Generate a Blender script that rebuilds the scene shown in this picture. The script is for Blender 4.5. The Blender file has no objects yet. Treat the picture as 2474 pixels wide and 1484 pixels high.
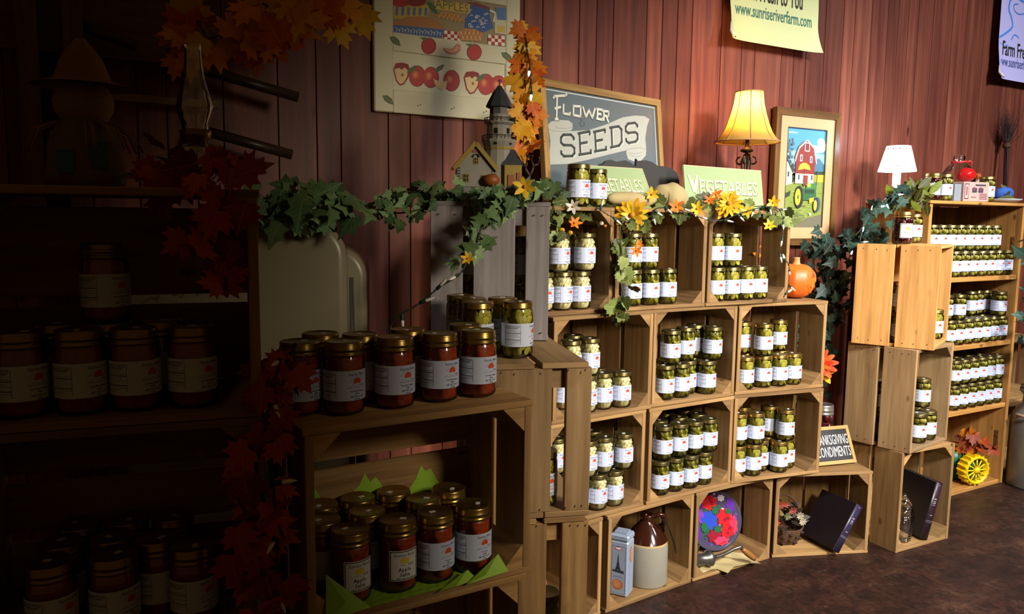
import bpy, math, random
from math import pi, sin, cos, atan2, sqrt, radians
from mathutils import Vector, Matrix
rnd = random.Random(7)
SC = bpy.context.scene
COL = SC.collection

# ------------------------------------------------------------------ camera
F = 1880.0; PX, PY = 1237.0, 742.0; CAMZ = 1.42
_dn = Vector((1038.5-PX, 16365.0, F)).normalized()
_yh = PY-(F*F+(4600.0-PX)*(1038.5-PX))/16365.0
_xw = Vector((4600.0-PX, _yh-PY, F)).normalized()
_up = -_dn
_yw = _up.cross(_xw)
RW = Matrix((_xw, _yw, _up))            # camera vector (right, down, forward) -> world
CAMP = Vector((0, 0, CAMZ))
cam = bpy.data.cameras.new('camera'); cam_o = bpy.data.objects.new('camera', cam); COL.objects.link(cam_o)
cam.sensor_width = 36.0; cam.lens = F/2474.0*36.0; cam.clip_start = 0.05
_r = RW @ Vector((1, 0, 0)); _u = RW @ Vector((0, -1, 0)); _b = RW @ Vector((0, 0, -1))
cam_o.matrix_world = Matrix(((_r.x, _u.x, _b.x, 0), (_r.y, _u.y, _b.y, 0), (_r.z, _u.z, _b.z, CAMZ), (0, 0, 0, 1)))
SC.camera = cam_o

# ------------------------------------------------------------------ light and exposure
SC.view_settings.view_transform = 'Standard'; SC.view_settings.look = 'None'
SC.view_settings.exposure = 0.12; SC.view_settings.gamma = 1.0; SC.view_settings.use_curve_mapping = False
W = bpy.data.worlds.new('room_glow'); SC.world = W; W.use_nodes = True
W.node_tree.nodes['Background'].inputs[0].default_value = (1.0, 0.52, 0.16, 1)
W.node_tree.nodes['Background'].inputs[1].default_value = 0.038

def spot(name, loc, aim, energy, angle, blend, size, color):
    l = bpy.data.lights.new(name, 'SPOT'); l.energy = energy; l.spot_size = radians(angle); l.spot_blend = blend
    l.shadow_soft_size = size; l.color = color
    o = bpy.data.objects.new(name, l); COL.objects.link(o); o.location = loc
    o.rotation_euler = (Vector(aim)-Vector(loc)).to_track_quat('-Z', 'Y').to_euler()
    o['kind'] = 'structure'
    return o
spot('added_spotlight', (2.5, -1.0, 3.0), (2.95, 2.2, 0.65), 1180, 68, 1.0, 0.30, (1.0, 0.97, 0.95))  # added key spot, aimed right so the left side falls dark
spot('added_spotlight', (4.4, -0.2, 3.2), (4.35, 2.5, 1.25), 430, 84, 1.0, 0.25, (0.97, 0.98, 1.0))  # added spot brightening the bookcase and the wall above it
spot('added_spotlight', (1.5, -0.5, 1.95), (1.90, 1.9, 0.85), 245, 76, 1.0, 0.22, (1.0, 0.87, 0.66))  # added low spot, shapes the fall-off to the left across the foreground crates

# ------------------------------------------------------------------ pixel -> place
def ray(x, y): return RW @ Vector((x-PX, y-PY, F))
def proj(P):
    v = RW.transposed() @ (Vector(P)-CAMP)
    return PX+F*v.x/v.z, PY+F*v.y/v.z, v.z
def atz(x, y, z):
    d = ray(x, y); return CAMP+d*((z-CAMZ)/d.z)
def aty(x, y, Y):
    d = ray(x, y); return CAMP+d*(Y/d.y)
def atd(x, y, Z):                        # at view depth Z
    return CAMP+ray(x, y)*(Z/F)
def hdir(x, y):
    d = ray(x, y); d.z = 0; return d.normalized()

# ------------------------------------------------------------------ materials
def S(h, k=1.0):
    c = [int(h[i:i+2], 16)/255 for i in (0, 2, 4)]
    return tuple(((v/12.92) if v <= 0.04045 else ((v+0.055)/1.055)**2.4)*k for v in c)+(1.0,)
MATS = {}
class NT:
    def __init__(s, name):
        s.m = bpy.data.materials.new(name); s.m.use_nodes = True; s.t = s.m.node_tree
        s.b = s.t.nodes['Principled BSDF']; s.out = s.t.nodes['Material Output']; MATS[name] = s.m
    def n(s, typ, **k):
        o = s.t.nodes.new(typ)
        for a, v in k.items():
            if a.startswith('i_'):
                o.inputs[int(a[2:]) if a[2:].isdigit() else a[2:].replace('_', ' ')].default_value = v
            else: setattr(o, a, v)
        return o
    def l(s, a, b): s.t.links.new(a, b)
    def ramp(s, stops, fac):
        r = s.n('ShaderNodeValToRGB'); e = r.color_ramp.elements
        while len(e) > 1: e.remove(e[-1])
        e[0].position, e[0].color = stops[0]
        for p, c in stops[1:]:
            q = e.new(p); q.color = c
        s.l(fac, r.inputs[0]); return r.outputs[0]
    def mix(s, a, b, fac, mode='MIX'):
        m = s.n('ShaderNodeMix', data_type='RGBA', blend_type=mode)
        for v, i in ((fac, 0), (a, 6), (b, 7)):
            if isinstance(v, (int, float)): m.inputs[i].default_value = v
            elif isinstance(v, tuple): m.inputs[i].default_value = v
            else: s.l(v, m.inputs[i])
        return m.outputs[2]
    def noise(s, vec, scale, detail=3, rough=0.55):
        n = s.n('ShaderNodeTexNoise'); n.inputs['Scale'].default_value = scale; n.inputs['Detail'].default_value = detail
        n.inputs['Roughness'].default_value = rough
        if vec is not None: s.l(vec, n.inputs['Vector'])
        return n.outputs[0]
    def mapping(s, src, scale):
        m = s.n('ShaderNodeMapping'); m.inputs['Scale'].default_value = scale; s.l(src, m.inputs['Vector']); return m.outputs[0]
    def coord(s, which='Object'): return s.n('ShaderNodeTexCoord').outputs[which]
    def tone(s): return s.n('ShaderNodeAttribute', attribute_name='tone').outputs['Fac']
    def bump(s, h, strength, dist=0.002):
        b = s.n('ShaderNodeBump'); b.inputs['Strength'].default_value = strength; b.inputs['Distance'].default_value = dist
        s.l(h, b.inputs['Height']); s.l(b.outputs[0], s.b.inputs['Normal'])
    def set(s, color=None, rough=0.6, metal=0.0, spec=None, emis=None, es=0):
        if color is not None:
            if isinstance(color, tuple): s.b.inputs['Base Color'].default_value = color
            else: s.l(color, s.b.inputs['Base Color'])
        s.b.inputs['Roughness'].default_value = rough; s.b.inputs['Metallic'].default_value = metal
        if spec is not None: s.b.inputs['Specular IOR Level'].default_value = spec
        if emis: s.b.inputs['Emission Color'].default_value = emis; s.b.inputs['Emission Strength'].default_value = es
        return s
def plain(name, color, rough=0.6, metal=0.0, spec=None, emis=None, es=0, grain=0.0, gs=60):
    t = NT(name)
    c = S(color) if isinstance(color, str) else color
    if grain:
        v = t.noise(t.coord(), gs, 4)
        c = t.mix(tuple(x*(1-grain) for x in c[:3])+(1,), tuple(min(1, x*(1+grain)) for x in c[:3])+(1,), v)
    t.set(c, rough, metal, spec, emis, es)
    return t.m

def wood(name, dark, mid, light, knots=True, rough=0.65):
    t = NT(name); uv = t.n('ShaderNodeUVMap').outputs[0]
    g = t.noise(t.mapping(uv, (2.2, 42, 1)), 1.0, 5, 0.6)
    g2 = t.noise(t.mapping(uv, (1.5, 6, 1)), 1.0, 3)
    st = t.noise(t.mapping(uv, (4, 9, 1)), 1.0, 4)
    c = t.ramp([(0.30, S(dark)), (0.47, S(mid)), (0.72, S(light))], g)
    tn = t.tone()
    c = t.mix(c, t.ramp([(0.3, S(dark)), (0.7, S(light))], g2), 0.38)
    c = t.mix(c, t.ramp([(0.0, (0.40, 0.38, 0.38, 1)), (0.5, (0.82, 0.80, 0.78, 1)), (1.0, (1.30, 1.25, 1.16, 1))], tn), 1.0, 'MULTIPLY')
    c = t.mix(c, (0.55, 0.47, 0.42, 1), t.ramp([(0.60, (0, 0, 0, 1)), (0.72, (0.55, 0.55, 0.55, 1))], st), 'MULTIPLY')
    if knots:
        v = t.n('ShaderNodeTexVoronoi', feature='F1'); v.inputs['Scale'].default_value = 1.0
        t.l(t.mapping(uv, (5, 11, 1)), v.inputs['Vector'])
        k = t.ramp([(0.05, (0.75, 0.75, 0.75, 1)), (0.11, (0, 0, 0, 1))], v.outputs['Distance'])
        c = t.mix(c, S('4a2c16'), k)
    t.set(c, rough, spec=0.25); t.bump(g, 0.35, 0.0015)
    return t.m
M_crate = wood('crate_pine', '6a4e32', '937147', 'ba9765')
M_fresh = wood('crate_fresh_pine', '855f30', 'b3834a', 'd2a468')
M_tan = wood('crate_weathered_tan', '665037', '8b714f', 'a98d68')
M_grey = wood('crate_weathered_grey', '625d5e', '8d888a', 'aca7aa', rough=0.85)
M_shelfw = wood('bookcase_wood', '775026', 'a5753c', 'c89752')
M_frameoak = wood('oak_frame', '7a5c38', 'a98550', 'c9a468', knots=False)
M_framedk = wood('walnut_frame', '4a3119', '6e4c28', '8a6538', knots=False, rough=0.4)
M_nail = plain('nail_steel', '6b6660', 0.4, 0.9)

def wall_mat():
    t = NT('stained_plank_wall'); uv = t.n('ShaderNodeUVMap').outputs[0]
    g = t.noise(t.mapping(uv, (1.3, 26, 1)), 1.0, 5, 0.6)
    b = t.noise(t.mapping(uv, (0.9, 3.0, 1)), 1.0, 3)
    c = t.ramp([(0.30, S('481f17')), (0.5, S('703829')), (0.70, S('955540'))], g)
    c = t.mix(c, t.ramp([(0.35, S('4c2a28')), (0.65, S('80503e'))], b), 0.42)
    c = t.mix(c, t.ramp([(0.0, (0.72, 0.66, 0.64, 1)), (1.0, (1.15, 1.1, 1.08, 1))], t.tone()), 1.0, 'MULTIPLY')
    v = t.n('ShaderNodeTexVoronoi', feature='F1'); v.inputs['Scale'].default_value = 1.0
    t.l(t.mapping(uv, (2.4, 7.5, 1)), v.inputs['Vector'])
    k = t.ramp([(0.06, (0.9, 0.9, 0.9, 1)), (0.105, (0, 0, 0, 1))], v.outputs['Distance'])
    c = t.mix(c, S('3a1812'), k)
    t.set(c, 0.46, spec=0.2); t.bump(g, 0.25, 0.0012)
    return t.m
M_wall = wall_mat()
def floor_mat():
    t = NT('stained_concrete'); o = t.coord()
    a = t.noise(t.mapping(o, (1.6, 2.6, 1)), 1.6, 8, 0.7)
    b = t.noise(o, 9, 7, 0.75)
    s1 = t.noise(t.mapping(o, (14, 34, 1)), 1.0, 8, 0.8); s2 = t.noise(t.mapping(o, (48, 22, 1)), 1.0, 6, 0.8)
    c = t.ramp([(0.36, S('160c0a')), (0.47, S('291712')), (0.56, S('3a221a')), (0.70, S('55392a'))], t.mix(a, b, 0.5))
    c = t.mix(c, S('66543f'), t.ramp([(0.53, (0, 0, 0, 1)), (0.66, (0.5, 0.5, 0.5, 1))], t.mix(s1, a, 0.3)))
    c = t.mix(c, S('120c0c'), t.ramp([(0.50, (0, 0, 0, 1)), (0.60, (0.8, 0.8, 0.8, 1))], s2))
    t.set(c, 0.48, spec=0.35); t.bump(b, 0.12, 0.002)
    return t.m
M_floor = floor_mat()

def glass_mat(name, tint, fac0=0.04, rough=0.04):
    t = NT(name); t.t.nodes.remove(t.b)
    tr = t.n('ShaderNodeBsdfTransparent'); tr.inputs[0].default_value = tint
    gl = t.n('ShaderNodeBsdfGlossy'); gl.inputs['Roughness'].default_value = rough; gl.inputs[0].default_value = (1, 1, 1, 1)
    fr = t.n('ShaderNodeFresnel'); fr.inputs[0].default_value = 1.45
    ad = t.n('ShaderNodeMath', operation='ADD'); ad.inputs[1].default_value = fac0; t.l(fr.outputs[0], ad.inputs[0])
    mx = t.n('ShaderNodeMixShader'); t.l(ad.outputs[0], mx.inputs[0]); t.l(tr.outputs[0], mx.inputs[1]); t.l(gl.outputs[0], mx.inputs[2])
    t.l(mx.outputs[0], t.out.inputs[0]); return t.m
M_glass = glass_mat('jar_glass', (0.985, 0.985, 0.975, 1), 0.02)
M_clear = glass_mat('clear_glass', (0.97, 0.96, 0.97, 1), 0.10)
M_gold = plain('gold_lid', '94783e', 0.30, 0.85, grain=0.1, gs=200)
M_goldd = plain('dull_gold_lid', '74683f', 0.33, 0.85)
M_silver = plain('silver_lid', 'b8b8b4', 0.3, 0.9)
M_paper = plain('label_paper', 'c6cee4', 0.55)
M_paperw = plain('framed_label_paper', 'dad9d2', 0.55)
M_ink = plain('label_ink', '23233a', 0.6)
M_inkg = plain('label_grey_ink', '6d7086', 0.6)
M_sun = plain('label_sun_orange', 'd0482a', 0.6)
M_suny = plain('label_sun_yellow', 'e0c23a', 0.6)
M_lgreen = plain('label_green_border', '2c4a34', 0.6)
def stuff_mat(name, a, b, scale, rough=0.35):
    t = NT(name); v = t.noise(t.coord(), scale, 5, 0.65)
    c = t.ramp([(0.3, S(a)), (0.68, S(b))], v)
    c = t.mix(c, t.ramp([(0, (0.6, 0.6, 0.6, 1)), (1, (1.3, 1.3, 1.3, 1))], t.tone()), 1.0, 'MULTIPLY')
    t.set(c, rough); return t.m
M_salsa = stuff_mat('tomato_salsa', '82260e', 'b04820', 140)
M_brine = stuff_mat('pickle_brine', '383208', '564e14', 60)
M_pickle = stuff_mat('pickle_green', '66641a', '9c9632', 90)
M_chip = stuff_mat('pickle_chip', '88822a', 'c0b852', 150)
M_olive = stuff_mat('green_olive', '787222', 'aca346', 60)
M_pale = stuff_mat('pale_pickled_vegetable', 'cfc78e', 'efe9c0', 110)
M_palebr = stuff_mat('pale_brine', 'b0a874', 'cdc68e', 60)
M_beet = stuff_mat('dark_beet', '2a060c', '55101a', 60)

def leafmat(name, stops):
    t = NT(name); n = t.noise(t.coord(), 45, 4)
    f = t.mix(t.tone(), n, 0.3)
    c = t.ramp([(p, S(h)) for p, h in stops], f)
    u = t.n('ShaderNodeSeparateXYZ'); t.l(t.n('ShaderNodeUVMap').outputs[0], u.inputs[0])
    ab = t.n('ShaderNodeMath', operation='ABSOLUTE'); t.l(u.outputs[0], ab.inputs[0])
    mid = t.ramp([(0.012, (0.6, 0.6, 0.6, 1)), (0.035, (0, 0, 0, 1))], ab.outputs[0])
    q = t.n('ShaderNodeMath', operation='MULTIPLY_ADD'); t.l(ab.outputs[0], q.inputs[0]); q.inputs[1].default_value = -0.9; t.l(u.outputs[1], q.inputs[2])
    fr = t.n('ShaderNodeMath', operation='PINGPONG'); t.l(q.outputs[0], fr.inputs[0]); fr.inputs[1].default_value = 0.09
    lat = t.ramp([(0.006, (0.35, 0.35, 0.35, 1)), (0.02, (0, 0, 0, 1))], fr.outputs[0])
    hi = t.mix(c, S(stops[-1][1]), 0.4)
    c = t.mix(c, hi, lat); c = t.mix(c, hi, mid)
    t.set(c, 0.55, spec=0.3); return t.m
M_maple = leafmat('maple_leaves', [(0.12, '7d1c0c'), (0.35, 'c04a12'), (0.6, 'd98218'), (0.85, 'd8b028')])
M_maplered = leafmat('red_maple_leaves', [(0.12, '5a0f0a'), (0.45, '9c2a10'), (0.75, 'b8501a'), (0.95, 'c88420')])
M_ivy = leafmat('ivy_leaves', [(0.12, '1c2f1a'), (0.45, '44603a'), (0.75, '6f8a58'), (0.95, '9cb47c')])
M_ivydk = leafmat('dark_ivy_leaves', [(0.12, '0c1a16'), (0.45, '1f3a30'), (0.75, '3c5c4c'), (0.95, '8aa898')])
M_grape = leafmat('grape_leaves', [(0.12, '23260f'), (0.4, '4a5224'), (0.7, '7c8a48'), (0.95, 'b0b878')])
M_magn = leafmat('magnolia_leaves', [(0.12, '241408'), (0.4, '3c3a10'), (0.7, '6c7a20'), (0.95, '9aa030')])
M_stem = plain('brown_vine', '4a3a22', 0.8)
M_stemg = plain('green_vine', '39421e', 0.8)
M_wire = plain('green_wire', '16241c', 0.5)
M_socket = plain('bulb_socket_green', '1d3a2c', 0.5)
M_bulb = plain('bulb_unlit', 'e8e6d8', 0.25)
M_bulblit = plain('bulb_lit', 'eaf4ff', 0.25, emis=(0.75, 0.9, 1, 1), es=4)
M_bulbwarm = plain('bulb_lit_warm', 'fff0b0', 0.25, emis=(1, 0.85, 0.25, 1), es=3)
M_yel = leafmat('yellow_petals', [(0.1, 'b87810'), (0.5, 'e0a818'), (0.9, 'f0cc40')])
M_org = leafmat('orange_petals', [(0.1, 'a83c0c'), (0.5, 'd86a18'), (0.9, 'e89838')])
M_white = plain('white_paint', 'e8e8e4', 0.5)
M_black = plain('black_paint', '16130f', 0.5)

# ------------------------------------------------------------------ mesh builder
class MB:
    def __init__(s): s.v = []; s.f = []; s.m = []; s.s = []; s.t = []; s.uv = []
    def add(s, vs, fs, mat=0, tone=0.5, smooth=False, uvs=None, M=None):
        b = len(s.v)
        s.v += [tuple(M @ Vector(p)) if M else tuple(p) for p in vs]
        for i, f in enumerate(fs):
            s.f.append([b+k for k in f]); s.m.append(mat); s.s.append(smooth); s.t.append(tone)
            s.uv.append(uvs[i] if uvs else None)
        return s
    def box(s, p0, p1, mat=0, tone=0.5, M=None, bev=0.0):
        x0, y0, z0 = p0; x1, y1, z1 = p1
        d = (x1-x0, y1-y0, z1-z0); L = max(range(3), key=lambda i: d[i])
        ou, ov = rnd.uniform(0, 20), rnd.uniform(0, 20)
        def uvq(q, ax):
            o = [i for i in range(3) if i != ax]
            if L in o: u = L; v = [i for i in o if i != L][0]
            else: u, v = o
            return [(p[u]+ou, p[v]+ov+ax*.37) for p in q]
        if bev <= 0 or min(d) < 3*bev:
            P = [(x0, y0, z0), (x1, y0, z0), (x1, y1, z0), (x0, y1, z0), (x0, y0, z1), (x1, y0, z1), (x1, y1, z1), (x0, y1, z1)]
            fs = [(0, 3, 2, 1), (4, 5, 6, 7), (0, 1, 5, 4), (1, 2, 6, 5), (2, 3, 7, 6), (3, 0, 4, 7)]
            ax = [2, 2, 1, 0, 1, 0]
            return s.add(P, fs, mat, tone, False, [uvq([P[k] for k in f], a) for f, a in zip(fs, ax)], M)
        # chamfered box: 24 verts, one per corner and axis
        P = []; idx = {}
        c = ((x0, x1), (y0, y1), (z0, z1))
        for i in range(2):
            for j in range(2):
                for k in range(2):
                    for a in range(3):
                        q = [c[0][i], c[1][j], c[2][k]]
                        for w, b_ in enumerate((i, j, k)):
                            if w != a: q[w] += bev if b_ == 0 else -bev
                        idx[(i, j, k, a)] = len(P); P.append(tuple(q))
        fs = []; ax = []
        for a in range(3):
            o = [w for w in range(3) if w != a]
            for sd in range(2):
                q = []
                for (u, w) in ((0, 0), (1, 0), (1, 1), (0, 1)):
                    t = [0, 0, 0]; t[a] = sd; t[o[0]] = u; t[o[1]] = w; q.append(idx[(*t, a)])
                flip = (sd == 0) != (a == 1)
                fs.append(tuple(reversed(q)) if flip else tuple(q)); ax.append(a)
        for a in range(3):                       # edges parallel to axis a
            o = [w for w in range(3) if w != a]
            for u in range(2):
                for w in range(2):
                    t0 = [0, 0, 0]; t1 = [0, 0, 0]; t0[o[0]] = t1[o[0]] = u; t0[o[1]] = t1[o[1]] = w; t1[a] = 1
                    fs.append((idx[(*t0, o[0])], idx[(*t1, o[0])], idx[(*t1, o[1])], idx[(*t0, o[1])])); ax.append(o[0])
        for i in range(2):
            for j in range(2):
                for k in range(2): fs.append((idx[(i, j, k, 0)], idx[(i, j, k, 1)], idx[(i, j, k, 2)])); ax.append(0)
        cen = Vector(((x0+x1)/2, (y0+y1)/2, (z0+z1)/2)); out = []
        for f in fs:
            A, B, C_ = (Vector(P[f[0]]), Vector(P[f[1]]), Vector(P[f[2]]))
            out.append(f if (B-A).cross(C_-A).dot((A+B+C_)/3-cen) > 0 else tuple(reversed(f)))
        return s.add(P, out, mat, tone, False, [uvq([P[k] for k in f], a) for f, a in zip(out, ax)], M)
    def lathe(s, prof, n=24, mat=0, tone=0.5, M=None, smooth=True, a0=0.0, a1=2*pi):
        full = abs(a1-a0-2*pi) < 1e-6; nn = n if full else n+1
        vs = []
        for r, z in prof:
            for i in range(nn):
                a = a0+(a1-a0)*i/n; vs.append((r*cos(a), r*sin(a), z))
        fs = []
        for j in range(len(prof)-1):
            for i in range(n):
                k = (i+1) % nn
                fs.append((j*nn+i, j*nn+k, (j+1)*nn+k, (j+1)*nn+i))
        return s.add(vs, fs, mat, tone, smooth, None, M)
    def ell(s, c, r, mat=0, tone=0.5, nu=10, nv=7, rot=None, M=None):
        vs = []; fs = []
        R_ = rot.to_matrix() if rot else Matrix.Identity(3)
        for j in range(nv+1):
            t = pi*j/nv
            for i in range(nu):
                a = 2*pi*i/nu
                vs.append(tuple(Vector(c)+R_ @ Vector((r[0]*sin(t)*cos(a), r[1]*sin(t)*sin(a), -r[2]*cos(t)))))
        for j in range(nv):
            for i in range(nu): fs.append((j*nu+i, j*nu+(i+1) % nu, (j+1)*nu+(i+1) % nu, (j+1)*nu+i))
        return s.add(vs, fs, mat, tone, True, None, M)
    def tube(s, pts, r, n=6, mat=0, tone=0.5, M=None, caps=True):
        pts = [Vector(p) for p in pts]; vs = []; fs = []
        rr = r if isinstance(r, (list, tuple)) else [r]*len(pts)
        pu = None
        for i, p in enumerate(pts):
            d = (pts[min(i+1, len(pts)-1)]-pts[max(i-1, 0)])
            d = d.normalized() if d.length > 1e-9 else Vector((0, 0, 1))
            if pu is None: pu = d.orthogonal().normalized()
            u = pu-d*pu.dot(d)
            u = u.normalized() if u.length > 1e-6 else d.orthogonal().normalized()
            w = d.cross(u); pu = u
            for k in range(n):
                a = 2*pi*k/n; vs.append(tuple(p+(u*cos(a)+w*sin(a))*rr[i]))
        for i in range(len(pts)-1):
            for k in range(n): fs.append((i*n+k, i*n+(k+1) % n, (i+1)*n+(k+1) % n, (i+1)*n+k))
        if caps: fs.append(tuple(reversed(range(n)))); fs.append(tuple(range((len(pts)-1)*n, len(pts)*n)))
        return s.add(vs, fs, mat, tone, True, None, M)
    def prism(s, poly, z0, z1, mat=0, tone=0.5, M=None):     # polygon in xy, extruded in z
        n = len(poly); a = sum(poly[i][0]*poly[(i+1) % n][1]-poly[(i+1) % n][0]*poly[i][1] for i in range(n))
        if a < 0: poly = list(reversed(poly))
        vs = [(x, y, z0) for x, y in poly]+[(x, y, z1) for x, y in poly]
        fs = [tuple(reversed(range(n))), tuple(range(n, 2*n))]+[(i, (i+1) % n, n+(i+1) % n, n+i) for i in range(n)]
        ou = rnd.uniform(0, 9)
        uvs = [[(vs[k][0]+ou, vs[k][1]+vs[k][2]+ou) for k in f] for f in fs]
        return s.add(vs, fs, mat, tone, False, uvs, M)
    def poly(s, pts, z, mat=0, tone=0.5, M=None):
        n = len(pts); a = sum(pts[i][0]*pts[(i+1) % n][1]-pts[(i+1) % n][0]*pts[i][1] for i in range(n))
        if a < 0: pts = list(reversed(pts))
        return s.add([(x, y, z) for x, y in pts], [tuple(range(n))], mat, tone, False, None, M)
    def data(s, name, mats):
        me = bpy.data.meshes.new(name); me.from_pydata(s.v, [], s.f); me.validate(verbose=False)
        ms = mats if isinstance(mats, (list, tuple)) else [mats]
        for m in ms: me.materials.append(m)
        n = len(me.polygons)
        if n == len(s.f):
            me.polygons.foreach_set('material_index', s.m); me.polygons.foreach_set('use_smooth', s.s)
            at = me.attributes.new('tone', 'FLOAT', 'FACE'); at.data.foreach_set('value', s.t)
            uv = me.uv_layers.new(name='UVMap'); flat = []
            for f, u in zip(s.f, s.uv):
                if u: 
                    for a in u: flat += a
                else:
                    for k in f: flat += (s.v[k][0], s.v[k][2])
            uv.data.foreach_set('uv', flat)
        me.update(); return me
    def build(s, name, mats, parent=None, kind=None):
        return link(name, s.data(name, mats), parent, kind)
def link(name, me, parent=None, kind=None):
    o = bpy.data.objects.new(name, me); COL.objects.link(o)
    if parent: o.parent = parent
    if kind: o['kind'] = kind
    return o
LABELS = set()
def tag(o, label, cat, group=None):
    o['label'] = label; o['category'] = cat
    if group: o['group'] = group
    return o
def thing(name, label, cat, loc=(0, 0, 0), rotz=0.0, group=None):
    o = bpy.data.objects.new(name, None); COL.objects.link(o); o.empty_display_size = 0.05
    o.location = loc; o.rotation_euler = (0, 0, rotz); return tag(o, label, cat, group)
def T(x, y, z): return Matrix.Translation((x, y, z))
def Rz(a): return Matrix.Rotation(a, 4, 'Z')
def Rx(a): return Matrix.Rotation(a, 4, 'X')
def Ry(a): return Matrix.Rotation(a, 4, 'Y')
def Sc(x, y, z): return Matrix.Diagonal((x, y, z, 1))
def oval(cx, cy, rx, ry, n=18, rot=0.0, a0=0, a1=2*pi):
    return [(cx+rx*cos(a)*cos(rot)-ry*sin(a)*sin(rot), cy+rx*cos(a)*sin(rot)+ry*sin(a)*cos(rot))
            for a in [a0+(a1-a0)*i/n for i in range(n if abs(a1-a0) > 6.28 else n+1)]]
_TC = {}
def text2d(s, bold=0.0, res=2):
    k = (s, bold, res)
    if k not in _TC:
        cu = bpy.data.curves.new('lettering', 'FONT'); cu.body = s; cu.size = 1.0; cu.offset = bold; cu.resolution_u = res
        cu.align_x = 'CENTER'
        o = bpy.data.objects.new('lettering', cu); COL.objects.link(o)
        bpy.context.view_layer.update()
        dg = bpy.context.evaluated_depsgraph_get(); me = bpy.data.meshes.new_from_object(o.evaluated_get(dg))
        _TC[k] = ([(v.co.x, v.co.y) for v in me.vertices], [tuple(p.vertices) for p in me.polygons])
        bpy.data.objects.remove(o); bpy.data.curves.remove(cu); bpy.data.meshes.remove(me)
    return _TC[k]
def text(mb, s, cx, cy, size, z, mat, M=None, bold=0.0, sx=1.0, shear=0.0, wmax=None, fn=None, res=2):
    vs, fs = text2d(s, bold, res)
    w = max(v[0] for v in vs)-min(v[0] for v in vs)
    if wmax: sx = wmax/(w*size)
    out = []
    for x, y in vs:
        X = cx+(x+shear*y)*size*sx; Y = cy+y*size
        out.append(fn(X, Y, z) if fn else (X, Y, z))
    mb.add(out, fs, mat, 0.5, False, None, M)
def stroke(pts, w):                       # thick polyline as a list of quads with square joints
    q = []
    for (x0, y0), (x1, y1) in zip(pts[:-1], pts[1:]):
        L = math.hypot(x1-x0, y1-y0)
        if L < 1e-9: continue
        dx, dy = (x1-x0)/L*w/2, (y1-y0)/L*w/2
        q.append([(x0-dy-dx*.6, y0+dx-dy*.6), (x1-dy+dx*.6, y1+dx+dy*.6), (x1+dy+dx*.6, y1-dx+dy*.6), (x0+dy-dx*.6, y0-dx-dy*.6)])
    return q

# ================================================================== the room
WY = 2.72
fl = MB(); fl.box((-3.2, -3.2, -0.05), (9, WY+0.1, 0)); link('floor', fl.data('floor', M_floor), None, 'structure')
wb = MB(); x = -3.0; i = 0
while x < 8.6:
    w = rnd.choice([0.085, 0.085, 0.13, 0.13, 0.175])
    wb.box((x+0.0018, WY, 0), (x+w-0.0018, WY+0.02, 3.4), 0, rnd.random(), None, 0.0009); x += w
wb.box((-3.0, WY+0.02, 0), (8.6, WY+0.05, 3.4), 1)
link('wall_back', wb.data('wall_back', [M_wall, M_black]), None, 'structure')

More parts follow.
